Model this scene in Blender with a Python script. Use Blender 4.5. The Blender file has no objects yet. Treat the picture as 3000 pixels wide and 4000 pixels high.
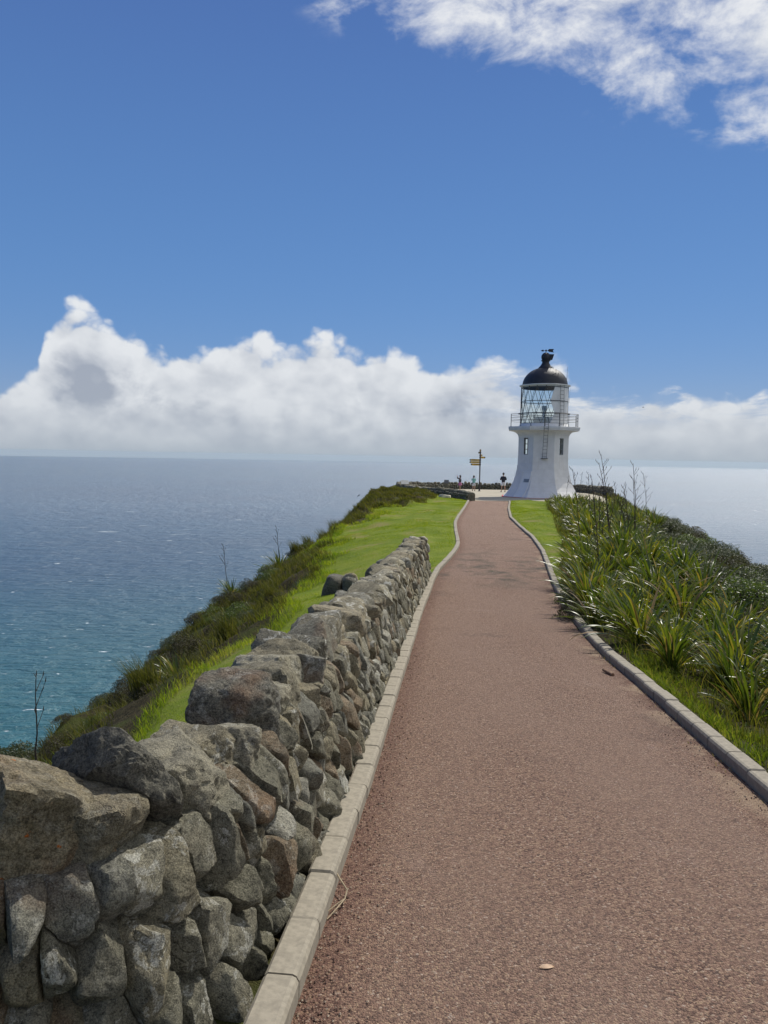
import bpy, bmesh, math, random
import numpy as np
from mathutils import Vector, Matrix
rng = np.random.default_rng(7)
random.seed(7)
R_ = math.radians
scene = bpy.context.scene
COL = scene.collection

# ------------------------------------------------------------------ camera
EYE = 1.62
cam_d = bpy.data.cameras.new('camera')
cam = bpy.data.objects.new('camera', cam_d)
COL.objects.link(cam)
cam_d.sensor_fit = 'VERTICAL'
cam_d.sensor_height = 36.0
cam_d.lens = 27.0
cam_d.clip_start = 0.05
cam_d.clip_end = 200000.0
pitch, roll = math.atan(218 / 3000), R_(1.0)
Fv = Vector((0, math.cos(pitch), -math.sin(pitch)))
Uv = Vector((0, math.sin(pitch), math.cos(pitch)))
Rv = Vector((1, 0, 0))
cr = Rv * math.cos(roll) + Uv * math.sin(roll)
cu = Uv * math.cos(roll) - Rv * math.sin(roll)
cam.matrix_world = Matrix(((cr.x, cu.x, -Fv.x, 0), (cr.y, cu.y, -Fv.y, 0), (cr.z, cu.z, -Fv.z, EYE), (0, 0, 0, 1)))
scene.camera = cam

# ------------------------------------------------------------------ sun
SUN_AZ, SUN_EL = R_(36), R_(50)          # to the right of the view, high
sun_d = bpy.data.lights.new('sun', 'SUN')
sun_d.energy = 5.0
sun_d.angle = R_(0.53)
sun_d.color = (1.0, 0.95, 0.87)
sun = bpy.data.objects.new('sun', sun_d)
COL.objects.link(sun)
sdir = Vector((math.sin(SUN_AZ) * math.cos(SUN_EL), math.cos(SUN_AZ) * math.cos(SUN_EL), math.sin(SUN_EL)))
sun.rotation_euler = (-sdir).to_track_quat('-Z', 'Y').to_euler()
sun.location = (20, 20, 60)

# ------------------------------------------------------------------ exposure
vs = scene.view_settings
vs.view_transform = 'Standard'
vs.look = 'None'
vs.exposure = -0.22
vs.gamma = 1.0
vs.use_curve_mapping = False
scene.cycles.use_denoising = True
scene.cycles.max_bounces = 5
scene.cycles.diffuse_bounces = 3
scene.cycles.glossy_bounces = 2
scene.cycles.transmission_bounces = 3
scene.cycles.transparent_max_bounces = 16
scene.cycles.volume_bounces = 0
scene.cycles.sample_clamp_indirect = 6.0

# ------------------------------------------------------------------ node helpers
class NT:
    def __init__(self, tree):
        self.t = tree
        self.n = tree.nodes
        self.l = tree.links
    def put(self, sock, v):
        if v is None:
            return
        if isinstance(v, bpy.types.NodeSocket):
            self.l.new(v, sock)
        else:
            sock.default_value = v
    def node(self, typ, **kw):
        nd = self.n.new(typ)
        for k, v in kw.items():
            setattr(nd, k, v)
        return nd
    def m(self, op, a=None, b=None, c=None, clamp=False):
        nd = self.node('ShaderNodeMath', operation=op, use_clamp=clamp)
        for i, v in enumerate((a, b, c)):
            self.put(nd.inputs[i], v)
        return nd.outputs[0]
    def vm(self, op, a=None, b=None, s=None):
        nd = self.node('ShaderNodeVectorMath', operation=op)
        self.put(nd.inputs[0], a)
        self.put(nd.inputs[1], b)
        if s is not None:
            self.put(nd.inputs['Scale'], s)
        return nd.outputs['Value'] if op in ('DOT_PRODUCT', 'LENGTH') else nd.outputs[0]
    def xyz(self, x=0., y=0., z=0.):
        nd = self.node('ShaderNodeCombineXYZ')
        for i, v in enumerate((x, y, z)):
            self.put(nd.inputs[i], v)
        return nd.outputs[0]
    def sep(self, v):
        nd = self.node('ShaderNodeSeparateXYZ')
        self.put(nd.inputs[0], v)
        return nd.outputs
    def noise(self, vec=None, scale=5., detail=4., rough=.5, dist=0., color=False, lac=2.0):
        nd = self.node('ShaderNodeTexNoise')
        if vec is not None:
            self.put(nd.inputs['Vector'], vec)
        self.put(nd.inputs['Scale'], scale)
        self.put(nd.inputs['Detail'], detail)
        self.put(nd.inputs['Roughness'], rough)
        self.put(nd.inputs['Distortion'], dist)
        self.put(nd.inputs['Lacunarity'], lac)
        return nd.outputs['Color' if color else 0]
    def voro(self, vec=None, scale=5., feature='F1', rnd=1.0):
        nd = self.node('ShaderNodeTexVoronoi', feature=feature)
        if vec is not None:
            self.put(nd.inputs['Vector'], vec)
        self.put(nd.inputs['Scale'], scale)
        self.put(nd.inputs['Randomness'], rnd)
        return nd.outputs
    def ss(self, v, a, b, x=0., y=1.):
        nd = self.node('ShaderNodeMapRange', interpolation_type='SMOOTHSTEP')
        for i, q in enumerate((v, a, b, x, y)):
            self.put(nd.inputs[i], q)
        return nd.outputs[0]
    def lin(self, v, a, b, x=0., y=1.):
        nd = self.node('ShaderNodeMapRange')
        for i, q in enumerate((v, a, b, x, y)):
            self.put(nd.inputs[i], q)
        return nd.outputs[0]
    def mix(self, f, a, b, mode='MIX'):
        nd = self.node('ShaderNodeMix', data_type='RGBA', blend_type=mode)
        self.put(nd.inputs[0], f)
        for i, v in ((6, a), (7, b)):
            if isinstance(v, tuple) and len(v) == 3:
                v = v + (1.,)
            self.put(nd.inputs[i], v)
        return nd.outputs[2]
    def ramp(self, f, stops, interp='LINEAR'):
        nd = self.node('ShaderNodeValToRGB')
        cr_ = nd.color_ramp
        cr_.interpolation = interp
        while len(cr_.elements) < len(stops):
            cr_.elements.new(0.5)
        for e, (p, c) in zip(cr_.elements, stops):
            e.position = p
            e.color = tuple(c) + (1.,) if len(c) == 3 else c
        self.put(nd.inputs[0], f)
        return nd.outputs[0]
    def bump(self, h, strength=.5, dist=.02, normal=None):
        nd = self.node('ShaderNodeBump')
        self.put(nd.inputs['Height'], h)
        nd.inputs['Strength'].default_value = strength
        nd.inputs['Distance'].default_value = dist
        if normal is not None:
            self.put(nd.inputs['Normal'], normal)
        return nd.outputs[0]
    def attr(self, name, out='Fac'):
        nd = self.node('ShaderNodeAttribute', attribute_name=name)
        return nd.outputs[out]

def new_mat(name):
    mt = bpy.data.materials.new(name)
    mt.use_nodes = True
    t = NT(mt.node_tree)
    b = t.n['Principled BSDF']
    return mt, t, b

# ------------------------------------------------------------------ world: clear sky, cloud bank, high cloud
world = bpy.data.worlds.new('World')
scene.world = world
world.use_nodes = True
w = NT(world.node_tree)
bg = w.n['Background']
SKY_STRENGTH = 0.075
bg.inputs['Strength'].default_value = SKY_STRENGTH
sky = w.node('ShaderNodeTexSky', sky_type='NISHITA')
sky.sun_disc = False
sky.sun_elevation = SUN_EL
sky.sun_rotation = SUN_AZ
sky.altitude = 150
sky.air_density = 1.0
sky.dust_density = 0.0
sky.ozone_density = 3.0
tc = w.node('ShaderNodeTexCoord')
dirv = w.vm('NORMALIZE', tc.outputs['Generated'])
dx, dy, dz = w.sep(dirv)
az = w.m('ARCTAN2', dx, dy)
el = w.m('ARCSINE', dz)
# --- cumulus bank along the horizon
def bank_noise(ox, oy):
    # wrap-free cylinder coordinates so that the bank closes behind the viewer
    hx = w.m('SINE', w.m('ADD', az, ox))
    hy = w.m('COSINE', w.m('ADD', az, ox))
    p = w.xyz(hx, hy, w.m('MULTIPLY', w.m('ADD', el, oy), 1.25))
    return p
p0 = bank_noise(0., 0.)
p1 = bank_noise(0.016, 0.020)
def fld(p):
    a = w.noise(p, 7.5, 2.0, .5)
    b = w.noise(p, 22., 5.0, .58, .25)
    wp = w.vm('ADD', p, w.vm('SCALE', w.vm('SUBTRACT', w.noise(p, 26., 3., .55, color=True), (.5, .5, .5)), s=.030))
    v1 = w.node('ShaderNodeTexVoronoi', feature='F1'); w.put(v1.inputs['Vector'], wp); v1.inputs['Scale'].default_value = 19.
    v2 = w.node('ShaderNodeTexVoronoi', feature='F1'); w.put(v2.inputs['Vector'], wp); v2.inputs['Scale'].default_value = 47.
    bil = w.m('ADD', w.m('MULTIPLY', w.m('SUBTRACT', .48, v1.outputs['Distance']), .036), w.m('MULTIPLY', w.m('SUBTRACT', .48, v2.outputs['Distance']), .020))
    s_ = w.m('ADD', w.m('MULTIPLY', w.m('SUBTRACT', a, .5), .050), w.m('MULTIPLY', w.m('SUBTRACT', b, .5), .036))
    return w.m('ADD', s_, bil)
f0 = fld(p0)
f1 = fld(p1)
fc = w.node('ShaderNodeFloatCurve')
cm = fc.mapping
pts = [(-30, .085), (-26.6, .085), (-24.6, .10), (-23.6, .150), (-21.5, .178), (-19, .158), (-15.5, .150), (-12, .152), (-7, .158), (-4, .160), (0, .150), (4, .140), (9, .130), (12, .122), (15.5, .098), (20, .090), (27, .094), (32, .10)]
cur = cm.curves[0]
pp = [((a + 32) / 64, t / .25) for a, t in pts]
cur.points[0].location = (0, .36)
cur.points[1].location = (1, .44)
for a, b in pp[1:-1]:
    cur.points.new(a, b)
cm.update()
w.put(fc.inputs['Value'], w.lin(az, R_(-32), R_(32)))
top = w.m('SUBTRACT', w.m('MULTIPLY', fc.outputs[0], .25), .011)
cdep = w.m('ADD', w.m('SUBTRACT', top, el), f0)
dens = w.ss(cdep, -.005, .014)
# thin veil and blue gaps where the bank thins out
gap = w.ss(w.noise(w.vm('MULTIPLY', p0, (1., 1., 2.6)), 9.0, 5., .6, .3), .44, .58)
gapzone = w.m('MULTIPLY', w.ss(az, R_(3), R_(14)), w.ss(el, .035, .075))
dens = w.m('MULTIPLY', dens, w.m('SUBTRACT', 1., w.m('MULTIPLY', w.m('MULTIPLY', gap, gapzone), .95)))
lit = w.m('MULTIPLY', w.m('SUBTRACT', f0, f1), 13.)
edge = w.ss(cdep, .0, .085, 1., 0.)
lowgrey = w.noise(w.vm('ADD', p0, (3.1, 1.7, .4)), 7.5, 6., .58, .3)
lowgrey = w.m('MULTIPLY', w.ss(lowgrey, .44, .60), w.m('MULTIPLY', w.ss(el, .03, .07), w.ss(cdep, .02, .07)))
lum = w.m('ADD', w.m('ADD', .70, lit), w.m('MULTIPLY', edge, .22))
lum = w.m('SUBTRACT', lum, w.m('MULTIPLY', lowgrey, .78), clamp=True)
CK = 13.2
bankcol = w.mix(lum, (.42 * CK, .47 * CK, .57 * CK), (.93 * CK, .96 * CK, 1.0 * CK))
# --- high broken cloud
hz = w.m('MAXIMUM', dz, .05)
hp = w.vm('MULTIPLY', dirv, (2.2, 2.2, 3.6))
hn = w.noise(hp, 1.6, 2., .5)
hn2 = w.noise(hp, 5.0, 8., .60, .25)
hn3 = w.noise(w.vm('ADD', hp, (.04, .03, .06)), 5.0, 8., .60, .25)
edgeline = w.m('SUBTRACT', el, w.m('SUBTRACT', .505, w.m('MULTIPLY', az, .27)))
hm = w.m('MULTIPLY', w.ss(edgeline, -.065, .085), w.ss(az, -.20, .02))
# elsewhere the same cloud kind goes on in patches
patch = w.m('MULTIPLY', w.ss(hn, .60, .70), w.m('MULTIPLY', w.ss(el, .55, .8), 1.0))
hm = w.m('MAXIMUM', hm, w.m('MULTIPLY', patch, .85))
hd = w.m('ADD', w.m('MULTIPLY', hm, .60), w.m('ADD', w.m('MULTIPLY', w.m('SUBTRACT', hn2, .5), 1.7), w.m('MULTIPLY', w.m('SUBTRACT', hn, .5), .55)))
hdens = w.m('MULTIPLY', w.ss(hd, .16, .66), w.ss(hm, .0, .12))
hl = w.m('ADD', .92, w.m('MULTIPLY', w.m('SUBTRACT', hn2, hn3), 1.6), clamp=True)
highcol = w.mix(hl, (.50 * CK, .57 * CK, .70 * CK), (.98 * CK, 1.0 * CK, 1.03 * CK))
# --- put together
hs = w.node('ShaderNodeHueSaturation')
hs.inputs['Saturation'].default_value = 1.15
hs.inputs['Value'].default_value = 1.02
w.put(hs.inputs['Color'], sky.outputs[0])
azure = w.mix(w.ss(el, .10, .75), tuple(q / SKY_STRENGTH for q in (.135, .335, .730)), tuple(q / SKY_STRENGTH for q in (.080, .160, .495)))
skyc = w.mix(.68, w.mix(1., hs.outputs[0], (1.20, 1.05, 1.10), 'MULTIPLY'), azure)
c = w.mix(w.m('MULTIPLY', hdens, .97), skyc, highcol)
c = w.mix(dens, c, bankcol)
hazef = w.m('MULTIPLY', w.m('POWER', 2.718, w.m('MULTIPLY', w.m('MAXIMUM', el, 0.), -22.)), .92)
c = w.mix(hazef, c, (.46 * CK, .53 * CK, .61 * CK))
w.put(bg.inputs['Color'], c)

# ------------------------------------------------------------------ mesh helpers
def tag(o, label=None, cat=None, group=None, kind=None):
    if label: o['label'] = label
    if cat: o['category'] = cat
    if group: o['group'] = group
    if kind: o['kind'] = kind
    return o

def link(o, parent=None):
    COL.objects.link(o)
    if parent is not None:
        o.parent = parent
    return o

def empty(name, loc=(0, 0, 0), rz=0.):
    o = bpy.data.objects.new(name, None)
    o.empty_display_size = .2
    o.location = loc
    o.rotation_euler = (0, 0, rz)
    return link(o)

def np_mesh(name, V, F, smooth=False, mats=()):
    """V (n,3); F list of (m,k) integer arrays"""
    me = bpy.data.meshes.new(name)
    V = np.asarray(V, dtype=np.float32)
    F = [np.asarray(f, dtype=np.int32) for f in (F if isinstance(F, list) else [F]) if len(f)]
    me.vertices.add(len(V))
    me.vertices.foreach_set('co', V.ravel())
    loops = np.concatenate([f.ravel() for f in F])
    tot = np.concatenate([np.full(len(f), f.shape[1], np.int32) for f in F])
    start = np.concatenate([[0], np.cumsum(tot)[:-1]]).astype(np.int32)
    me.loops.add(len(loops))
    me.loops.foreach_set('vertex_index', loops)
    me.polygons.add(len(tot))
    me.polygons.foreach_set('loop_start', start)
    me.polygons.foreach_set('loop_total', tot)
    me.polygons.foreach_set('use_smooth', np.full(len(tot), smooth, dtype=bool))
    me.update(calc_edges=True)
    me.validate()
    for mt in (mats if isinstance(mats, (list, tuple)) else [mats]):
        me.materials.append(mt)
    return me

def obj(name, me, parent=None, loc=(0, 0, 0), rot=(0, 0, 0)):
    o = bpy.data.objects.new(name, me)
    o.location = loc
    o.rotation_euler = rot
    return link(o, parent)

def set_attr(me, name, arr):
    a = me.attributes.new(name, 'FLOAT', 'POINT')
    a.data.foreach_set('value', np.asarray(arr, dtype=np.float32))

class MB:
    """collects small solids into one mesh"""
    def __init__(self):
        self.v = []
        self.f = []
    def add(self, vs_, fs_):
        o = len(self.v)
        self.v += [tuple(q) for q in vs_]
        self.f += [tuple(i + o for i in f) for f in fs_]
    def box(self, c, s, rz=0., rot=None):
        M = rot if rot is not None else Matrix.Rotation(rz, 3, 'Z')
        vs_ = [Vector(c) + M @ Vector((x * s[0] / 2, y * s[1] / 2, z * s[2] / 2)) for x in (-1, 1) for y in (-1, 1) for z in (-1, 1)]
        self.add(vs_, [(0, 1, 3, 2), (4, 6, 7, 5), (0, 4, 5, 1), (2, 3, 7, 6), (0, 2, 6, 4), (1, 5, 7, 3)])
    def tube(self, a, b, r, n=6, r2=None):
        a, b = Vector(a), Vector(b)
        d = (b - a).normalized()
        t = d.orthogonal().normalized()
        s = d.cross(t)
        r2 = r if r2 is None else r2
        vs_ = [a + (t * math.cos(2 * math.pi * i / n) + s * math.sin(2 * math.pi * i / n)) * r for i in range(n)]
        vs_ += [b + (t * math.cos(2 * math.pi * i / n) + s * math.sin(2 * math.pi * i / n)) * r2 for i in range(n)]
        fs_ = [(i, (i + 1) % n, n + (i + 1) % n, n + i) for i in range(n)] + [tuple(range(n))[::-1], tuple(range(n, 2 * n))]
        self.add(vs_, fs_)
    def path(self, pts, r, n=6, r2=None):
        k = len(pts) - 1
        for i in range(k):
            ra = r if r2 is None else r + (r2 - r) * i / k
            rb = r if r2 is None else r + (r2 - r) * (i + 1) / k
            self.tube(pts[i], pts[i + 1], ra, n, rb)
    def lathe(self, prof, n=32, c=(0, 0, 0), cap=True, a0=0., a1=None):
        full = a1 is None
        m_ = n if full else n + 1
        span = 2 * math.pi if full else a1 - a0
        vs_ = []
        for (r, z) in prof:
            for i in range(m_):
                a = a0 + span * i / n
                vs_.append((c[0] + r * math.cos(a), c[1] + r * math.sin(a), c[2] + z))
        fs_ = []
        for j in range(len(prof) - 1):
            for i in range(n):
                i2 = (i + 1) % m_
                fs_.append((j * m_ + i, j * m_ + i2, (j + 1) * m_ + i2, (j + 1) * m_ + i))
        if cap and full:
            fs_.append(tuple(range(m_))[::-1])
            fs_.append(tuple(range((len(prof) - 1) * m_, len(prof) * m_)))
        self.add(vs_, fs_)
    def ring(self, R, r, z, n=32, k=6, c=(0, 0)):
        vs_, fs_ = [], []
        for i in range(n):
            a = 2 * math.pi * i / n
            for j in range(k):
                b = 2 * math.pi * j / k
                vs_.append((c[0] + (R + r * math.cos(b)) * math.cos(a), c[1] + (R + r * math.cos(b)) * math.sin(a), z + r * math.sin(b)))
        for i in range(n):
            for j in range(k):
                fs_.append((i * k + j, ((i + 1) % n) * k + j, ((i + 1) % n) * k + (j + 1) % k, i * k + (j + 1) % k))
        self.add(vs_, fs_)
    def build(self, name, mat, parent=None, loc=(0, 0, 0), smooth=False, rot=(0, 0, 0)):
        me = bpy.data.meshes.new(name)
        me.from_pydata([tuple(q) for q in self.v], [], self.f)
        me.materials.append(mat)
        if smooth:
            me.polygons.foreach_set('use_smooth', np.ones(len(me.polygons), dtype=bool))
            try:
                me.set_sharp_from_angle(angle=R_(40))
            except Exception:
                pass
        me.update()
        return obj(name, me, parent, loc, rot)

# numpy value noise
def _h(ix, iy, iz, seed):
    n = (ix * 374761393 + iy * 668265263 + iz * 2147483647 + seed * 1274126177) & 0xFFFFFFFF
    n = ((n ^ (n >> 13)) * 1274126177) & 0xFFFFFFFF
    n = ((n ^ (n >> 16)) * 2246822519) & 0xFFFFFFFF
    return ((n ^ (n >> 15)) & 0xFFFFFF) / float(0xFFFFFF)
def vnoise(P, seed=0):
    P = np.asarray(P, dtype=np.float64)
    I = np.floor(P).astype(np.int64)
    f = P - I
    f = f * f * (3 - 2 * f)
    o = 0
    for a in (0, 1):
        for b in (0, 1):
            for c_ in (0, 1):
                wgt = (f[..., 0] if a else 1 - f[..., 0]) * (f[..., 1] if b else 1 - f[..., 1]) * (f[..., 2] if c_ else 1 - f[..., 2])
                o = o + wgt * _h(I[..., 0] + a, I[..., 1] + b, I[..., 2] + c_, seed)
    return o * 2 - 1
def fbm(P, seed=0, oct_=4, g=.5):
    P = np.asarray(P, dtype=np.float64)
    s, a = 0, 1.
    for k in range(oct_):
        s = s + a * vnoise(P * 2 ** k, seed + k * 17)
        a *= g
    return s
def fbm2(x, y, seed=0, oct_=4, g=.5):
    return fbm(np.stack([x, y, np.zeros_like(x)], -1), seed, oct_, g)
# ------------------------------------------------------------------ materials
def m_plain(name, col, rough=.6, metal=0., var=0., scale=8., bump=0., bdist=.01):
    mt, t, b = new_mat(name)
    b.inputs['Roughness'].default_value = rough
    b.inputs['Metallic'].default_value = metal
    if var or bump:
        co = t.node('ShaderNodeTexCoord').outputs['Object']
        n = t.noise(co, scale, 6., .6)
        lo = tuple(q * (1 - var) for q in col)
        hi = tuple(min(1, q * (1 + var)) for q in col)
        t.put(b.inputs['Base Color'], t.mix(t.ss(n, .3, .7), lo, hi))
        if bump:
            t.put(b.inputs['Normal'], t.bump(n, bump, bdist))
    else:
        b.inputs['Base Color'].default_value = tuple(col) + (1.,)
    return mt

def m_path():
    mt, t, b = new_mat('chip_seal')
    geo = t.node('ShaderNodeNewGeometry')
    pos = geo.outputs['Position']
    px, py, pz = t.sep(pos)
    flat = t.xyz(px, py, 0.)
    v = t.voro(flat, 118.)
    cellr = t.sep(v['Color'])
    chip = t.ramp(cellr[0], [(0., (.030, .019, .015)), (.18, (.095, .056, .040)), (.42, (.195, .118, .083)), (.66, (.262, .170, .120)), (.86, (.33, .235, .150)), (.95, (.38, .28, .18)), (1., (.48, .41, .33))])
    v2 = t.voro(flat, 210.)
    chip2 = t.ramp(t.sep(v2['Color'])[1], [(0., (.06, .04, .033)), (.5, (.17, .105, .086)), (1., (.32, .24, .19))])
    chip = t.mix(.24, chip, chip2)
    # dusty worn tracks down the middle, redder clean chips by the kerbs
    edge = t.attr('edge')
    worn = t.noise(t.xyz(t.m('MULTIPLY', px, 1.3), t.m('MULTIPLY', py, .35), 0.), 1.0, 5., .62)
    wornf = t.m('MULTIPLY', t.ss(worn, .32, .62), t.ss(edge, .0, .35))
    col = t.mix(t.m('MULTIPLY', wornf, .38), chip, (.245, .176, .132))
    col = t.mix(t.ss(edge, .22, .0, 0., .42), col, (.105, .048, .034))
    stain = t.noise(flat, .55, 6., .68, .6)
    col = t.mix(t.ss(stain, .56, .70, 0., .45), col, (.075, .052, .044))
    pale = t.noise(t.vm('ADD', flat, (7., 3., 0.)), 1.6, 7., .7, .4)
    col = t.mix(t.ss(pale, .60, .72, 0., .35), col, (.30, .225, .18))
    # silt washed into the dip
    dip = t.m('MULTIPLY', t.ss(py, 15., 17.5), t.ss(py, 24., 19.))
    sn = t.noise(flat, .9, 6., .65, .4)
    silt = t.m('MULTIPLY', dip, t.ss(sn, .46, .64))
    col = t.mix(t.m('MULTIPLY', silt, .95), col, (.075, .066, .048))
    moss = t.m('MULTIPLY', t.m('MULTIPLY', dip, t.ss(t.noise(flat, 2.2, 5., .7), .60, .70)), .6)
    col = t.mix(moss, col, (.07, .085, .02))
    # pale dust and grit washed along the right kerb
    eR = t.attr('edge_right')
    gn = t.noise(flat, 1.7, 6., .68)
    grit = t.m('MULTIPLY', t.ss(eR, .30, .04), t.ss(gn, .46, .60))
    gspk = t.noise(flat, 60., 3., .6)
    col = t.mix(t.m('MULTIPLY', grit, t.ss(gspk, .25, .6, .25, .95)), col, (.36, .28, .19))
    col = t.mix(1., col, (1.16, 1.10, 1.08), 'MULTIPLY')
    t.put(b.inputs['Base Color'], col)
    b.inputs['Roughness'].default_value = .85
    b.inputs['Specular IOR Level'].default_value = .25
    h = t.m('SUBTRACT', t.m('MULTIPLY', cellr[1], .6), t.m('MULTIPLY', v['Distance'], .9))
    h = t.m('ADD', h, t.m('SUBTRACT', t.m('MULTIPLY', t.sep(v2['Color'])[0], .35), t.m('MULTIPLY', v2['Distance'], .4)))
    h = t.m('ADD', h, t.m('MULTIPLY', t.noise(flat, 140., 4., .7), .9))
    h = t.m('ADD', h, t.m('MULTIPLY', t.noise(flat, 6., 3., .5), .8))
    t.put(b.inputs['Normal'], t.bump(h, 1.0, .009))
    return mt

def m_stone(name='field_stone', ramp=None, lichen=.5, orange=0., sat=1.0, scale=1.0):
    mt, t, b = new_mat(name)
    tcn = t.node('ShaderNodeTexCoord')
    oi = t.node('ShaderNodeObjectInfo')
    rnd = t.m('FRACT', t.m('ADD', oi.outputs['Random'], t.attr('tone')))
    geo = t.node('ShaderNodeNewGeometry')
    pos = t.vm('ADD', geo.outputs['Position'], t.xyz(t.m('MULTIPLY', rnd, 17.), t.m('MULTIPLY', rnd, 31.), 0.))
    ramp = ramp or [(0., (.115, .115, .092)), (.16, (.185, .172, .128)), (.34, (.140, .140, .116)), (.50, (.205, .185, .135)), (.60, (.165, .125, .088)), (.67, (.205, .202, .17)), (.82, (.15, .157, .148)), (.94, (.30, .305, .29))]
    base = t.ramp(rnd, ramp, 'CONSTANT')
    n1 = t.noise(pos, 9. * scale, 8., .65, .3)
    n2 = t.noise(pos, 58. * scale, 8., .78)
    n3 = t.noise(pos, 3.5 * scale, 3., .5)
    col = t.mix(t.ss(n1, .30, .70), t.mix(1., base, (.54, .54, .52), 'MULTIPLY'), t.mix(1., base, (1.50, 1.48, 1.40), 'MULTIPLY'))
    col = t.mix(t.ss(n2, .38, .66, 0., .42), col, (.33, .32, .26))
    col = t.mix(t.ss(n2, .47, .36, 0., .75), col, (.035, .034, .028))
    crk = t.voro(t.vm('ADD', pos, t.vm('SCALE', t.noise(pos, 12., 3., .6, color=True), s=.09)), 7. * scale, 'DISTANCE_TO_EDGE')['Distance']
    crkf = t.m('MULTIPLY', t.ss(crk, .022, .0), t.ss(n3, .50, .62))
    col = t.mix(t.m('MULTIPLY', crkf, .30), col, (.04, .037, .03))
    # warm iron stain on some stones
    ir = t.m('MULTIPLY', t.ss(n3, .52, .66), t.ss(t.m('FRACT', t.m('MULTIPLY', rnd, 7.31)), .78, .92))
    col = t.mix(t.m('MULTIPLY', ir, .38), col, (.22, .115, .06))
    # pale crust lichen
    lsp = t.noise(t.vm('ADD', pos, (5., 2., 9.)), 13. * scale, 7., .7, .6)
    lz = t.ss(t.m('FRACT', t.m('MULTIPLY', rnd, 3.77)), .25, .85)
    lf = t.m('MULTIPLY', t.m('MULTIPLY', t.ss(lsp, .545, .580), t.ss(n2, .30, .55, .35, 1.)), t.m('MULTIPLY', lz, lichen))
    col = t.mix(lf, col, (.54, .555, .53))
    if orange:
        of = t.m('MULTIPLY', t.ss(t.noise(t.vm('ADD', pos, (1., 8., 3.)), 17., 5., .6), .66, .70), orange)
        col = t.mix(of, col, (.48, .14, .025))
    n4 = t.noise(pos, 190. * scale, 4., .75)
    col = t.mix(1., col, t.mix(t.ss(n4, .34, .66), (.52, .50, .46), (1.52, 1.46, 1.32)), 'MULTIPLY')
    t.put(b.inputs['Base Color'], col)
    b.inputs['Roughness'].default_value = .88
    b.inputs['Specular IOR Level'].default_value = .3
    h = t.m('SUBTRACT', t.m('ADD', t.m('MULTIPLY', n1, 1.0), t.m('ADD', t.m('MULTIPLY', n2, .55), t.m('MULTIPLY', n4, .12))), t.m('MULTIPLY', crkf, .22))
    t.put(b.inputs['Normal'], t.bump(h, 1., .036))
    return mt

def m_leaf(name, stops, rough=.4, trans=.35, spec=.5, scale=3.0, patch=False):
    mt, t, b = new_mat(name)
    geo = t.node('ShaderNodeNewGeometry')
    oi = t.node('ShaderNodeObjectInfo')
    n = t.noise(geo.outputs['Position'], scale, 3., .6)
    k = t.m('ADD', t.m('MULTIPLY', t.m('FRACT', t.m('ADD', t.attr('tone'), oi.outputs['Random'])), .62), t.m('MULTIPLY', n, .42))
    col = t.ramp(k, stops)
    if patch:
        col = t.mix(t.ss(t.noise(geo.outputs['Position'], .55, 5., .65), .55, .68, 0., .6), col, (.31, .275, .085))
        col = t.mix(t.ss(t.noise(geo.outputs['Position'], .9, 4., .6), .46, .36, 0., .5), col, (.075, .150, .010))
    t.put(b.inputs['Base Color'], col)
    b.inputs['Roughness'].default_value = rough
    b.inputs['Specular IOR Level'].default_value = spec
    tr = t.node('ShaderNodeBsdfTranslucent')
    t.put(tr.inputs['Color'], t.mix(1., col, (1.5, 1.5, .7), 'MULTIPLY'))
    mx = t.node('ShaderNodeMixShader')
    mx.inputs[0].default_value = trans
    t.l.new(b.outputs[0], mx.inputs[1])
    t.l.new(tr.outputs[0], mx.inputs[2])
    t.l.new(mx.outputs[0], t.n['Material Output'].inputs[0])
    return mt

def m_ground():
    mt, t, b = new_mat('turf_and_scrub')
    geo = t.node('ShaderNodeNewGeometry')
    pos = geo.outputs['Position']
    lawn = t.attr('lawn')
    n = t.noise(pos, 1.1, 6., .6)
    n2 = t.noise(pos, 14., 5., .7)
    g = t.mix(t.ss(n, .32, .68), (.110, .170, .012), (.195, .240, .026))
    g = t.mix(t.ss(n2, .42, .68, 0., .55), g, (.20, .22, .06))
    bare = t.ss(t.noise(pos, .55, 5., .65), .55, .68, 0., .65)
    g = t.mix(bare, g, (.23, .19, .09))
    d = t.mix(t.ss(n2, .3, .7), (.022, .019, .010), (.085, .070, .034))
    d = t.mix(t.ss(t.noise(pos, .8, 4., .6), .45, .65), d, (.060, .072, .018))
    t.put(b.inputs['Base Color'], t.mix(lawn, d, g))
    b.inputs['Roughness'].default_value = .95
    b.inputs['Specular IOR Level'].default_value = .1
    t.put(b.inputs['Normal'], t.bump(t.m('ADD', n2, t.noise(pos, 50., 3., .6)), .8, .05))
    return mt

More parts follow.
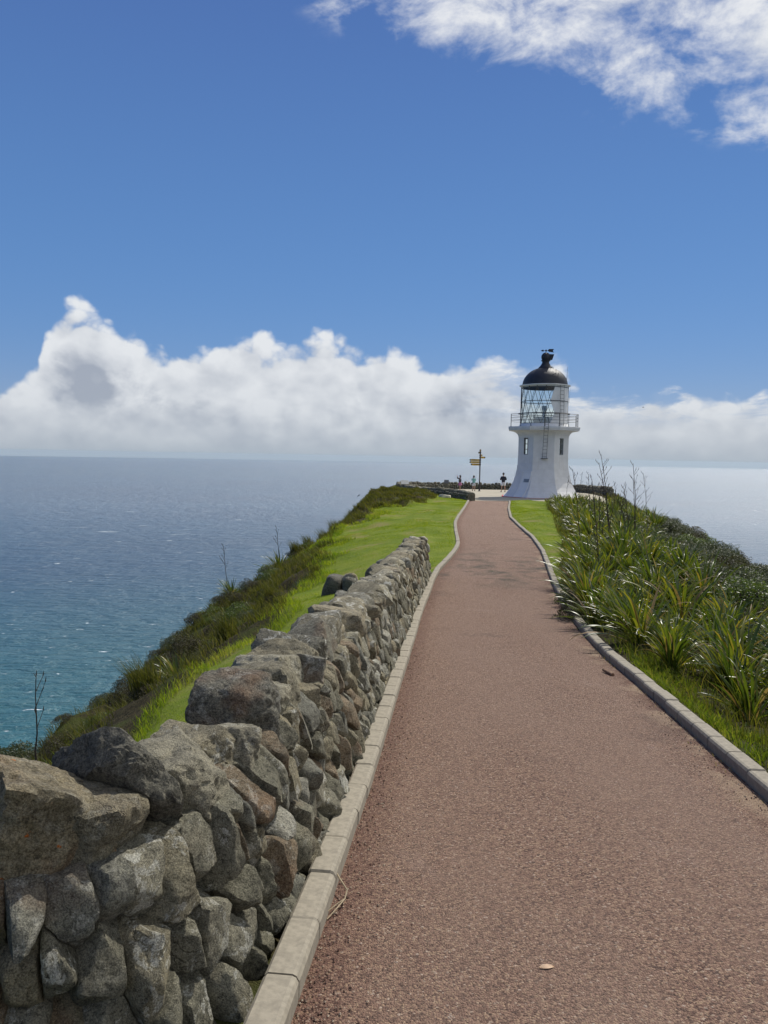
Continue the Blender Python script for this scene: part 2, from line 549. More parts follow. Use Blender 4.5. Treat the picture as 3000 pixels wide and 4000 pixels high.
def m_sea():
    mt, t, b = new_mat('sea_water')
    geo = t.node('ShaderNodeNewGeometry')
    pos = geo.outputs['Position']
    px, py, pz = t.sep(pos)
    flat = t.xyz(px, py, 0.)
    dist = t.vm('LENGTH', flat)
    # long crests lying across the wind
    rot = t.node('ShaderNodeVectorRotate', rotation_type='Z_AXIS')
    t.put(rot.inputs['Vector'], flat)
    rot.inputs['Angle'].default_value = R_(-14)
    rx, ry, rz = t.sep(rot.outputs[0])
    st = t.xyz(t.m('MULTIPLY', rx, .42), ry, 0.)
    w1 = t.noise(st, .030, 4., .55)
    w2 = t.noise(st, .11, 5., .62, .3)
    w3 = t.noise(st, .50, 4., .6)
    shal = t.m('MULTIPLY', t.ss(dist, 1200., 320.), t.ss(px, 250., -260.))
    deepn = t.noise(flat, .0016, 4., .6)
    base = t.mix(t.ss(deepn, .35, .65), (.008, .056, .108), (.012, .070, .128))
    base = t.mix(shal, base, (.012, .104, .122))
    # cloud shadow and wind streaks, painted into the open sea's colour
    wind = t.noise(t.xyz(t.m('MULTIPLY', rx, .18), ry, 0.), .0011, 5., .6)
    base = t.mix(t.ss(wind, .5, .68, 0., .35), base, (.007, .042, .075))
    # whitecaps: short torn crests; the larger far ones also paint sun sparkle
    capn = t.noise(t.xyz(t.m('MULTIPLY', rx, .42), ry, 0.), .16, 4., .60, .5)
    capz = t.noise(flat, .012, 3., .6)
    cap = t.m('MULTIPLY', t.ss(capn, .658, .70), t.ss(capz, .38, .58))
    sparkle_capn = t.noise(t.xyz(t.m('MULTIPLY', rx, .30), ry, 0.), .048, 5., .62, .5)
    sparkle_cap = t.m('MULTIPLY', t.ss(sparkle_capn, .655, .71), t.m('MULTIPLY', t.ss(dist, 900., 1800.), t.ss(dist, 12000., 4000.)))
    cap_sparkle = t.m('MAXIMUM', t.m('MULTIPLY', cap, t.ss(dist, 9000., 1500., .3, 1.)), t.m('MULTIPLY', sparkle_cap, .8))
    t.put(b.inputs['Specular IOR Level'], t.ss(dist, 500., 3000., .5, .6))
    t.put(b.inputs['Base Color'], t.mix(cap_sparkle, base, (.78, .82, .84)))
    t.put(b.inputs['Roughness'], t.m('ADD', t.ss(dist, 300., 3000., .30, .50), t.m('MULTIPLY', cap_sparkle, .5)))
    b.inputs['IOR'].default_value = 1.333
    h = t.m('ADD', t.m('MULTIPLY', w1, 9.0), t.m('ADD', t.m('MULTIPLY', w2, 7.5), t.m('MULTIPLY', w3, 1.3)))
    nrm = t.bump(h, 1.0, 1.0)
    t.put(b.inputs['Normal'], nrm)
    # small steep facets that throw the sun back
    gl = t.node('ShaderNodeBsdfGlossy')
    gl.inputs['Roughness'].default_value = .38
    t.put(gl.inputs['Normal'], t.bump(t.m('MULTIPLY', h, 2.5), 1.0, 1.0))
    mx = t.node('ShaderNodeMixShader')
    t.put(mx.inputs[0], t.ss(dist, 400., 2800., .03, .19))
    t.l.new(b.outputs[0], mx.inputs[1]); t.l.new(gl.outputs[0], mx.inputs[2])
    t.l.new(mx.outputs[0], t.n['Material Output'].inputs[0])
    return mt

M = {}
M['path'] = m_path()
M['stone'] = m_stone(lichen=.75)
M['coping'] = m_stone('coping_stone_rock', ramp=[(0., (.20, .185, .14)), (.25, (.165, .155, .12)), (.45, (.235, .21, .155)), (.65, (.14, .14, .125)), (.82, (.27, .26, .215)), (1., (.30, .30, .27))], lichen=.8, orange=.0, scale=1.15)
M['coping_o'] = m_stone('coping_orange_lichen', ramp=[(0., (.19, .165, .115)), (1., (.19, .165, .115))], lichen=.35, orange=1., scale=.8)
M['coping_dark'] = m_stone('dark_coping_rock', ramp=[(0., (.075, .076, .072)), (1., (.075, .076, .072))], lichen=.45, scale=.8)
M['coping_pale'] = m_stone('pale_coping_rock', ramp=[(0., (.30, .31, .28)), (1., (.30, .31, .28))], lichen=.9, orange=.25, scale=.9)
M['stone_dark'] = m_stone('terrace_wall_rock', ramp=[(0., (.085, .088, .075)), (.3, (.12, .115, .09)), (.6, (.07, .07, .062)), (.85, (.15, .145, .115)), (1., (.17, .17, .14))], lichen=.5, scale=.7)  # dark tones hold the shade of the faces turned to the viewer
M['core'] = m_plain('wall_fill', (.045, .042, .034), .95, var=.4, scale=20., bump=.6)
M['kerb'] = m_plain('kerb_concrete', (.258, .230, .176), .9, var=.17, scale=30., bump=.35, bdist=.004)
M['kerb_bed'] = m_plain('kerb_mortar', (.16, .13, .10), .95, var=.3, scale=30.)
M['ground'] = m_ground()
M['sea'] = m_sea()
M['grass'] = m_leaf('lawn_grass', [(0., (.085, .150, .007)), (.42, (.175, .245, .014)), (.8, (.27, .305, .035)), (1., (.36, .32, .10))], .55, .45, .25, .45, True)
M['rough_grass'] = m_leaf('rough_grass', [(0., (.026, .034, .008)), (.40, (.062, .072, .014)), (.75, (.125, .120, .026)), (1., (.22, .17, .07))], .6, .40, .2, 1.)
M['weeds'] = m_leaf('weed_leaf', [(0., (.05, .085, .010)), (.4, (.10, .145, .014)), (.7, (.17, .205, .022)), (1., (.28, .23, .09))], .55, .4, .25, 3.)
M['dry_grass'] = m_leaf('dry_grass', [(0., (.26, .21, .10)), (.6, (.36, .30, .16)), (1., (.12, .15, .03))], .7, .3, .2, 2.)
M['flax'] = m_leaf('flax_leaf', [(0., (.018, .034, .008)), (.32, (.046, .076, .012)), (.58, (.096, .128, .017)), (.77, (.180, .185, .024)), (.86, (.25, .18, .040)), (.92, (.26, .12, .030)), (.98, (.33, .25, .13))], .34, .38, .48, 2.2)
M['dead_leaf'] = m_leaf('dead_flax_leaf', [(0., (.12, .075, .035)), (.5, (.26, .18, .09)), (1., (.38, .29, .16))], .6, .25, .3, 2.)
M['shrub'] = m_leaf('shrub_leaf', [(0., (.028, .040, .018)), (.5, (.052, .068, .030)), (1., (.100, .108, .052))], .5, .25, .4, 1.2)
M['shrub_g'] = m_leaf('green_shrub_leaf', [(0., (.035, .060, .012)), (.5, (.075, .115, .020)), (1., (.15, .19, .035))], .45, .35, .4, 1.2)
M['shrub_b'] = m_leaf('brown_scrub_leaf', [(0., (.026, .024, .014)), (.5, (.055, .046, .024)), (.8, (.070, .072, .026)), (1., (.13, .10, .05))], .6, .25, .3, 1.2)
M['stem'] = m_plain('woody_stem', (.045, .034, .024), .9, var=.3)
M['stalk'] = m_plain('dead_flower_stalk', (.040, .028, .020), .85, var=.3)
M['white'] = m_plain('white_paint', (.70, .70, .68), .55, var=.035, scale=2.5, bump=.08)
def m_tower():
    mt, t, b = new_mat('weathered_white_paint')
    co = t.node('ShaderNodeTexCoord').outputs['Object']
    n = t.noise(co, 2.2, 6., .6)
    col = t.mix(t.ss(n, .3, .7), (.58, .585, .575), (.65, .655, .645))
    sx, sy, sz = t.sep(co)
    run = t.noise(t.xyz(t.m('MULTIPLY', sx, 5.), t.m('MULTIPLY', sy, 5.), t.m('MULTIPLY', sz, .35)), 1.6, 5., .65)
    col = t.mix(t.ss(run, .56, .72, 0., .35), col, (.46, .43, .37))
    col = t.mix(t.ss(t.noise(co, 9., 5., .7), .64, .74, 0., .4), col, (.50, .48, .44))
    t.put(b.inputs['Base Color'], col)
    b.inputs['Roughness'].default_value = .6
    t.put(b.inputs['Normal'], t.bump(n, .08, .02))
    return mt
M['tower'] = m_tower()
M['black'] = m_plain('black_paint', (.016, .018, .024), .55, var=.2, scale=3.)
M['iron'] = m_plain('dark_iron', (.045, .05, .055), .5)
M['red'] = m_plain('red_paint', (.42, .025, .03), .6)
M['greyplate'] = m_plain('grey_plate', (.20, .23, .25), .5, var=.2)
M['relief'] = m_plain('weathered_relief', (.55, .57, .58), .7)
M['terrace'] = None

# ------------------------------------------------------------------ lie of the land
GY = [-40, -10, 0, 4, 8, 12, 14, 17, 20, 30, 50, 56, 64, 72, 80, 300]
GZ = [2.2, .75, 0, -.32, -.64, -.95, -1.04, -1.1, -1.12, -1.14, -1.16, -1.23, -1.36, -1.49, -1.58, -2.]
_gy = np.arange(-40, 120, .25)
_gz = np.convolve(np.pad(np.interp(_gy, GY, GZ), 6, mode='edge'), np.ones(13) / 13, 'valid')
def G(y): return np.interp(y, _gy, _gz)
LY = [-40, 0, 2.32, 2.7, 3.23, 3.66, 4.22, 4.82, 6.22, 8.2, 12.52, 16.62, 18.6, 20.39, 22.74, 24.19, 26.07, 28.27, 32.33, 36.25, 41.95, 49.04, 55]
LX = [-4.5, -.50, -.27, -.23, -.18, -.13, -.08, -.02, .10, .28, .66, 1.13, 1.41, 1.79, 2.22, 2.42, 2.57, 2.72, 3.07, 3.6, 4.45, 5.44, 6.2]
RY = [-40, 0, 4.43, 4.96, 5.45, 6.03, 6.93, 7.67, 8.75, 10.08, 11.44, 16.24, 19.8, 22.91, 26.51, 30.65, 35.36, 41.9, 48.09, 55]
RX = [-2.1, 1.93, 2.27, 2.32, 2.36, 2.42, 2.49, 2.55, 2.63, 2.77, 2.95, 3.63, 4.22, 4.70, 5.12, 5.42, 5.80, 6.75, 7.81, 8.8]
def smooth_curve(ys, xs):
    g = np.arange(-40, 70, .1)
    v = np.interp(g, ys, xs)
    k = np.hanning(17)
    k /= k.sum()
    return g, np.convolve(np.pad(v, 8, mode='edge'), k, 'valid')
_lg, _lx = smooth_curve(LY, LX)
_rg, _rx = smooth_curve(RY, RX)
def Lx(y): return np.interp(y, _lg, _lx)
def Rx(y): return np.interp(y, _rg, _rx)
KW, KH = .12, .085
WALL_END = 17.4
P2 = np.array([(-40, -6, .9), (0, -3.6, -1.0), (5, -3.4, -1.4), (9, -2.9, -1.6), (13, -2.5, -1.80), (17, -2.2, -1.92), (22, -1.8, -1.82), (26, -2.1, -1.86), (30, -2.5, -1.95), (35, -2.0, -1.70), (40, -.5, -1.38), (45, 1.3, -1.20), (50, 2.9, -1.10), (56, 3.3, -1.12), (60, 2.0, -1.1), (66, 1.2, -1.3), (80, .8, -1.6)])
P3 = np.array([(-40, -11, -3), (0, -9.5, -5.2), (9, -8.2, -5.4), (13, -7.9, -5.3), (16, -7.5, -5.15), (18, -6.9, -5.0), (20, -6.7, -4.95), (24, -6.8, -4.62), (26, -6.4, -4.2), (28, -5.6, -3.85), (30, -4.6, -3.65), (32, -4.0, -3.0), (35, -3.0, -2.3), (40, -1.7, -1.72), (44, -1.5, -1.65), (50, -.9, -1.0), (54, -.1, -.80), (58, 1.0, -.88), (62, 1.0, -1.0), (70, .6, -1.5), (80, .6, -1.6)])
Q3 = np.array([(-40, 14, -1), (0, 9, -1.5), (5, 9, -1.75), (10, 9.5, -1.75), (20, 10.2, -1.50), (26, 11, -1.66), (30, 12, -1.50), (40, 14.5, -1.6), (50, 15.8, -1.25), (60, 17.5, -1.35), (72, 19, -1.5), (80, 19, -1.6)])
def controls(y):
    """x and z of the cross-section's control points at y (arrays)"""
    lx, rx, g = Lx(y), Rx(y), G(y)
    wallb = np.where(y < WALL_END + .3, lx - .78, lx - KW - .01)
    p2x, p2z = np.interp(y, P2[:, 0], P2[:, 1]), np.interp(y, P2[:, 0], P2[:, 2])
    p3x, p3z = np.interp(y, P3[:, 0], P3[:, 1]), np.interp(y, P3[:, 0], P3[:, 2])
    q3x, q3z = np.interp(y, Q3[:, 0], Q3[:, 1]), np.interp(y, Q3[:, 0], Q3[:, 2])
    p2x = np.minimum(p2x, wallb - .3)
    p3x = np.minimum(p3x, p2x - .25)
    q1 = rx + KW + .01
    q2 = np.minimum(q1 + 1.6, q3x - .5)
    X = [p3x - 150, p3x - 60, p3x - 14, p3x - 4, p3x - 1.2, p3x, p2x, wallb, lx - .02, rx + .02, q1, q2, q3x, q3x + 1.5, q3x + 6, q3x + 16, q3x + 60, q3x + 150]
    Z = [p3z * 0 - 175, p3z - 75, p3z - 20, p3z - 6.2, p3z - 1.5, p3z, p2z, g + .045, g - .05, g - .05, g + .05, g + .05, q3z, q3z - .9, q3z - 5.5, q3z - 19, q3z - 75, q3z * 0 - 175]
    return np.stack(X, -1), np.stack(Z, -1)
def tail(y):
    t_ = np.maximum(0, y - 79.5)
    return np.minimum(t_ * 1.15, 180)
def ground_base(x, y):
    x, y = np.asarray(x, float), np.asarray(y, float)
    X, Z = controls(y)
    out = np.array(Z[..., 0])
    for k in range(X.shape[-1] - 1):
        a, b_ = X[..., k], X[..., k + 1]
        f_ = np.clip((x - a) / np.maximum(b_ - a, 1e-6), 0, 1)
        out = np.where(x >= a, Z[..., k] + (Z[..., k + 1] - Z[..., k]) * f_, out)
    return out - tail(y)
def lawn_mask(x, y):
    X, Z = controls(np.asarray(y, float))
    wob = fbm2(np.asarray(x) * .5 + 3, np.asarray(y) * .5, 5, 4) * .8
    left = np.clip((x - (X[..., 6] + wob - .1)) / .7, 0, 1) * (x < np.where(np.asarray(y) < WALL_END + .3, X[..., 7] + .25, X[..., 8]))
    fl = flax_left(y)
    right = np.clip((fl + .25 - x) / .5, 0, 1) * (x > X[..., 9]) * np.clip((np.asarray(y) - 14) / 2, 0, 1)
    return np.maximum(left, right)
FLX = np.array([(-40, 3.0), (0, 3.2), (4, 3.3), (6, 3.3), (8, 3.15), (10, 3.05), (13, 3.2), (17, 4.0), (21, 5.1), (26, 6.25), (34, 7.7), (42, 9.2), (48, 10.3), (60, 12)])
def flax_left(y): return np.interp(y, FLX[:, 0], FLX[:, 1])
def on_terrace(x, y):
    return (y > 49.6) & (x > tl_x(y) - .2) & (x < tr_x(y) + .2) & (y < 77.5)
TL = np.array([(49.4, 5.35), (51, 5.2), (53.5, 4.9), (56, 4.3), (57.5, 3.4), (60.5, 2.4), (65, 1.6), (71, 1.8), (74, 2.6), (76, 4.2), (77, 7)])
TR = np.array([(49.4, 15.2), (55, 16.0), (62, 17.5), (70, 18.5), (77, 18.0)])
def tl_x(y): return np.interp(y, TL[:, 0], TL[:, 1])
def tr_x(y): return np.interp(y, TR[:, 0], TR[:, 1])
def ground_z(x, y):
    x, y = np.asarray(x, float), np.asarray(y, float)
    z = ground_base(x, y)
    X, _ = controls(y)
    lm = lawn_mask(x, y)
    off = (x < X[..., 8] - .2) | (x > X[..., 9] + .2)
    away = np.clip(np.minimum(np.abs(x - X[..., 8]), np.abs(x - X[..., 9])) / 1.2, 0, 1)
    nz = fbm2(x * .7, y * .7, 11, 4) * (.30 * (1 - lm) + .05 * lm) + fbm2(x * .17, y * .17, 23, 2) * .25
    z = z + np.where(off, nz * away, 0)
    ter = on_terrace(x, y)
    return np.where(ter, np.minimum(z, G(y) - .06), z)

def build_ground():
    ys = np.concatenate([np.arange(-40, 0, 1.0), np.arange(0, 60, .25), np.arange(60, 84, .5), np.arange(84, 245, 4.)])
    X, _ = controls(ys)
    segs = [4, 5, 6, 6, 4, 22, 20, 2, 3, 2, 8, 34, 5, 6, 5, 4, 4]
    cols = []
    for k, s in enumerate(segs):
        for j in range(s):
            cols.append(X[:, k] + (X[:, k + 1] - X[:, k]) * j / s)
    cols.append(X[:, -1])
    XX = np.stack(cols, 1)
    YY = np.repeat(ys[:, None], XX.shape[1], 1)
    ZZ = ground_z(XX, YY)
    far = np.maximum(0, np.abs(XX) - 10)
    ZZ = ZZ + fbm2(XX * .12, YY * .12, 31, 3) * np.minimum(far * .15, 4) * (ZZ < -7)
    V = np.stack([XX, YY, ZZ], -1).reshape(-1, 3)
    nr, nc = XX.shape
    i = np.arange(nr * nc).reshape(nr, nc)
    F = np.stack([i[:-1, :-1], i[:-1, 1:], i[1:, 1:], i[1:, :-1]], -1).reshape(-1, 4)
    me = np_mesh('headland', V, [F], True, M['ground'])
    set_attr(me, 'lawn', lawn_mask(XX, YY).ravel())
    return tag(obj('headland_ground', me), kind='structure')
build_ground()

def build_sea():
    rs = np.concatenate([[0], np.geomspace(60, 48000, 60)])
    n = 128
    a = np.arange(n) * 2 * math.pi / n
    V = [(0, 0, -160)]
    for r in rs[1:]:
        z = -160 - r * r / (2 * 6.371e6)
        V += [(r * math.cos(q), r * math.sin(q), z) for q in a]
    T = np.array([(0, 1 + k, 1 + (k + 1) % n) for k in range(n)])
    Fq = []
    for j in range(len(rs) - 2):
        for k in range(n):
            b0, b1 = 1 + j * n, 1 + (j + 1) * n
            Fq.append((b0 + k, b1 + k, b1 + (k + 1) % n, b0 + (k + 1) % n))
    me = np_mesh('sea', V, [T, np.array(Fq)], True, M['sea'])
    return tag(obj('sea', me), kind='structure')
build_sea()

# ------------------------------------------------------------------ path
def build_path():
    ys = np.arange(-12, 50.01, .2)
    n = 16
    l, r = Lx(ys) - .004, Rx(ys) + .004
    u = np.linspace(0, 1, n + 1)
    XX = l[:, None] + (r - l)[:, None] * u[None]
    YY = np.repeat(ys[:, None], n + 1, 1)
    ZZ = G(YY) + .018 * (1 - (2 * u[None] - 1) ** 2) + fbm2(XX * .8, YY * .8, 3, 3) * .006
    V = np.stack([XX, YY, ZZ], -1).reshape(-1, 3)
    i = np.arange(V.shape[0]).reshape(XX.shape)
    F = np.stack([i[:-1, :-1], i[:-1, 1:], i[1:, 1:], i[1:, :-1]], -1).reshape(-1, 4)
    me = np_mesh('path', V, [F], True, M['path'])
    set_attr(me, 'edge', np.repeat((np.minimum(u, 1 - u) * 2)[None], len(ys), 0).ravel())
    set_attr(me, 'edge_right', np.repeat((1 - u)[None] * 2.4, len(ys), 0).ravel())
    return tag(obj('path', me), kind='structure')
build_path()

def arc_points(fx, y0, y1, step):
    """walk along x=fx(y) at equal arc steps; step may be a function of y"""
    ys = np.arange(y0, y1, .02)
    xs = fx(ys)
    s = np.concatenate([[0], np.cumsum(np.hypot(np.diff(xs), np.diff(ys)))])
    out = [0.]
    while out[-1] < s[-1]:
        yy = np.interp(out[-1], s, ys)
        out.append(out[-1] + (step(yy) if callable(step) else step))
    out = [q for q in out if q <= s[-1]]
    yy = np.interp(out, s, ys)
    return fx(yy), yy

def build_kerb(side):
    name = 'kerb'
    root = empty(name, (0, 0, 0))
    tag(root, kind='structure')
    fx = Lx if side < 0 else Rx
    xs, ys = arc_points(fx, 0.6, 49.6, lambda y: .37 if y < 15 else .62)
    r2 = random.Random(3 + side)
    bed = MB()
    for k in range(len(xs) - 1):
        a, b = Vector((xs[k], ys[k], 0)), Vector((xs[k + 1], ys[k + 1], 0))
        d = (b - a).normalized()
        nrm = Vector((-d.y, d.x, 0)) * (1 if side < 0 else -1)      # away from the path
        ga = .0022
        jit = r2.uniform(-.004, .004)
        za, zb = float(G(a.y)), float(G(b.y))
        tilt = r2.uniform(-.004, .004)
        prof = [(.0, -.10), (-.003, KH - .022), (.006, KH - .006), (.02, KH), (KW - .015, KH), (KW - .003, KH - .012), (KW, -.10)]
        V = []
        for (pt, z0, e) in ((a + d * ga, za, 0), (a + d * (ga + .008), za, 1), (b - d * (ga + .008), zb, 1), (b - d * ga, zb, 0)):
            for (u, h) in prof:
                hh = h + jit + tilt * (1 if e else -1)
                uu = u
                if not e:
                    uu = KW / 2 + (u - KW / 2) * .975
                    hh -= .002
                V.append(pt + nrm * (uu + jit) + Vector((0, 0, z0 + hh)))
        np_ = len(prof)
        F = []
        for j in range(3):
            for i in range(np_):
                i2 = (i + 1) % np_
                q = (j * np_ + i, j * np_ + i2, (j + 1) * np_ + i2, (j + 1) * np_ + i)
                F.append(q if side < 0 else q[::-1])
        F.append(tuple(range(np_)))
        F.append(tuple(range(3 * np_, 4 * np_))[::-1])
        ctr = (a + b) / 2 + Vector((0, 0, (za + zb) / 2))
        me = bpy.data.meshes.new('kerb_block')
        me.from_pydata([tuple(v - ctr) for v in V], [], F)
        me.materials.append(M['kerb'])
        bm = bmesh.new(); bm.from_mesh(me); bmesh.ops.recalc_face_normals(bm, faces=bm.faces); bm.to_mesh(me); bm.free()
        obj('kerb_block', me, root, ctr)
        q = [a + nrm * .012, a + nrm * (KW - .012), b + nrm * (KW - .012), b + nrm * .012]
        hs_ = [za, za, zb, zb]
        bed.add([v + Vector((0, 0, h + KH - .010)) for v, h in zip(q, hs_)] + [v + Vector((0, 0, h - .12)) for v, h in zip(q, hs_)],
                [(0, 1, 2, 3), (0, 4, 5, 1), (2, 6, 7, 3), (1, 5, 6, 2), (0, 3, 7, 4)])
    bed.build('mortar_bed', M['kerb_bed'], root)
    return root
build_kerb(-1)
build_kerb(1)

# ------------------------------------------------------------------ terrace paving round the lighthouse
def m_terrace():
    mt, t, b = new_mat('exposed_aggregate')
    geo = t.node('ShaderNodeNewGeometry')
    pos = geo.outputs['Position']
    n = t.noise(pos, .7, 5., .6)
    n2 = t.noise(pos, 22., 5., .7)
    c_ = t.mix(t.ss(n, .3, .7), (.34, .30, .215), (.42, .38, .285))
    c_ = t.mix(t.ss(n2, .4, .65, 0., .5), c_, (.26, .225, .16))
    t.put(b.inputs['Base Color'], c_)
    b.inputs['Roughness'].default_value = .85
    t.put(b.inputs['Normal'], t.bump(n2, .5, .02))
    return mt
M['terrace'] = m_terrace()
def build_terrace():
    ys = np.concatenate([[49.7], np.arange(50, 76.9, .5)])
    n = 30
    l, r = tl_x(ys) + .0, tr_x(ys) - .0
    u = np.linspace(0, 1, n + 1)
    XX = l[:, None] + (r - l)[:, None] * u[None]
    YY = np.repeat(ys[:, None], n + 1, 1)
    ZZ = G(YY) + .022
    V = np.stack([XX, YY, ZZ], -1).reshape(-1, 3)
    i = np.arange(V.shape[0]).reshape(XX.shape)
    F = np.stack([i[:-1, :-1], i[:-1, 1:], i[1:, 1:], i[1:, :-1]], -1).reshape(-1, 4)
    return tag(obj('terrace', np_mesh('terrace', V, [F], True, M['terrace'])), kind='structure')
build_terrace()
# ------------------------------------------------------------------ rocks
_ico = {}
def ico(sub):
    if sub not in _ico:
        bm = bmesh.new()
        bmesh.ops.create_icosphere(bm, subdivisions=sub, radius=1.0)
        V = np.array([v.co[:] for v in bm.verts])
        F = np.array([[v.index for v in f.verts] for f in bm.faces])
        bm.free()
        _ico[sub] = (V, F)
    return _ico[sub]
def rock(N, D, dims, sub=2, q=11., amp=.05, seed=0, nscale=1.0):
    """a stone as the soft intersection of half spaces N.x<=D (local metres)"""
    V, F = ico(sub)
    dims = np.asarray(dims)
    N = np.asarray(N, float)
    D = np.asarray(D, float)
    Nn = N / np.linalg.norm(N, axis=1)[:, None]
    den = np.maximum((V * dims) @ Nn.T, 0) / np.maximum(D, 1e-3)
    r = (den ** q).sum(1) ** (-1 / q)
    P = V * dims * r[:, None]
    sz = float(np.mean(dims))
    off = np.array([seed * 3.17 % 97, seed * 1.37 % 89, seed * 2.71 % 83])
    nz = fbm(P / sz * 1.3 * nscale + off, seed % 50, 4, .55)
    rid = 1 - np.abs(vnoise(P / sz * 2.1 * nscale + off + 7, seed % 41)) * 2
    d = np.linalg.norm(P, axis=1)[:, None]
    fine = fbm(P / sz * 5.5 * nscale + off * 1.7, (seed + 9) % 50, 3, .6) if sub >= 3 else 0.
    P = P * (1 + (amp * nz + amp * .55 * np.clip(rid, -1, .6) + amp * .45 * fine)[:, None])
    return P, F
def stone_mesh(name, P, F, mat, ang=32.):
    me = np_mesh(name, P, [F], True, mat)
    try:
        me.set_sharp_from_angle(angle=R_(ang))
    except Exception:
        pass
    return me

def clip_poly(poly, nx, ny, d):
    out = []
    n = len(poly)
    for i in range(n):
        a, b = poly[i], poly[(i + 1) % n]
        da, db = a[0] * nx + a[1] * ny - d, b[0] * nx + b[1] * ny - d
        if da <= 0: out.append(a)
        if (da < 0 < db) or (db < 0 < da):
            t_ = da / (da - db)
            out.append((a[0] + (b[0] - a[0]) * t_, a[1] + (b[1] - a[1]) * t_))
    return out
def cells(seeds, box):
    """voronoi cells of 2-D seeds inside box; each is a polygon"""
    S = np.asarray(seeds)
    res = []
    for i, (x, y) in enumerate(S):
        poly = [(box[0], box[2]), (box[1], box[2]), (box[1], box[3]), (box[0], box[3])]
        d2 = ((S - S[i]) ** 2).sum(1)
        for j in np.argsort(d2)[1:22]:
            mx_, my_ = (S[j] + S[i]) / 2
            nx, ny = S[j] - S[i]
            poly = clip_poly(poly, nx, ny, mx_ * nx + my_ * ny)
            if len(poly) < 3: break
        res.append(poly)
    return res
def cell_planes(poly, c_, asp, gap, rr):
    N, D = [], []
    P = [(a[0], a[1] * asp) for a in poly]
    cx, cy = c_[0], c_[1] * asp
    for i in range(len(P)):
        a, b = P[i], P[(i + 1) % len(P)]
        ex, ey = b[0] - a[0], b[1] - a[1]
        L = math.hypot(ex, ey)
        if L < .004: continue
        nx, ny = ey / L, -ex / L
        d = (a[0] - cx) * nx + (a[1] - cy) * ny
        if d < 0: nx, ny, d = -nx, -ny, -d
        z = rr.uniform(-.12, .30)
        N.append((nx, ny, z))
        D.append(max(d - gap, .012) / math.sqrt(1 + z * z))
    return N, D, P, (cx, cy)

class WallLine:
    """front face of a wall along a polyline; depth is measured outwards"""
    def __init__(self, pts, side):
        self.p = np.array(pts, float)
        self.s = np.concatenate([[0], np.cumsum(np.hypot(*np.diff(self.p[:, :2], axis=0).T))])
        self.side = side
        self.L = self.s[-1]
    def at(self, s):
        x, y, z = (np.interp(s, self.s, self.p[:, k]) for k in range(3))
        e = .12
        t_ = np.array([np.interp(s + e, self.s, self.p[:, k]) - np.interp(s - e, self.s, self.p[:, k]) for k in (0, 1)])
        t_ /= np.hypot(*t_)
        n_ = np.array([t_[1], -t_[0]]) * self.side
        return np.array([x, y, z]), np.array([t_[0], t_[1], 0]), np.array([n_[0], n_[1], 0])

def face_stones(line, h0, h1, cell, asp, rr, batter=.10, s0=0., s1=None):
    """(s, h, polygon) of the stones of a dry-laid face"""
    s1 = line.L if s1 is None else s1
    seeds = []
    s = s0
    while s < s1:
        wdt = cell(s) * rr.uniform(.72, 1.35)
        rows = max(2, int(round((h1 - h0) / (wdt * asp) * rr.uniform(.85, 1.15))))
        sh = rr.random()
        for k in range(rows):
            hh = h0 + (k + .5 + (sh - .5) * .8) / rows * (h1 - h0) + rr.uniform(-.26, .26) * (h1 - h0) / rows
            seeds.append((s + wdt * (.5 + rr.uniform(-.30, .30)), min(max(hh, h0 + .03), h1 - .03) / asp))
        s += wdt
    return seeds, cells(seeds, (s0, s1, h0 / asp, h1 / asp))

def stone_from_cell(line, sd, poly, asp, rr, batter, sub, front=(.03, .085), gap=.007, depth=.14, amp=.055):
    N, D, P, (cx, cy) = cell_planes(poly, sd, asp, gap, rr)
    if len(N) < 3: return None
    P = np.array(P)
    hw = max(.03, (P[:, 0].max() - P[:, 0].min()) / 2)
    hh = max(.03, (P[:, 1].max() - P[:, 1].min()) / 2)
    fd = rr.uniform(*front)
    tx, ty = rr.uniform(-.32, .32), rr.uniform(-.25, .25)
    N.append((tx, ty, 1)); D.append(fd)
    N.append((0, 0, -1)); D.append(depth)
    for _ in range(5):
        a = rr.uniform(0, 6.283)
        ex, ey = math.cos(a), math.sin(a)
        N.append((ex, ey, rr.uniform(.35, 1.3)))
        D.append((abs(ex) * hw + abs(ey) * hh * .8) * rr.uniform(.52, .86))
    L, F = rock(N, D, (hw, hh, (fd + depth) / 2), sub, rr.uniform(18, 34), amp, rr.randrange(9999))
    o, t_, n_ = line.at(cx)
    up = np.array([0, 0, 1.])
    ctr = o + up * cy - n_ * batter * cy
    W = L[:, :1] * t_ + L[:, 1:2] * up + (L[:, 2:3] - L[:, 1:2] * batter) * n_
    if line.side < 0: F = F[:, ::-1]
    return ctr, W, F

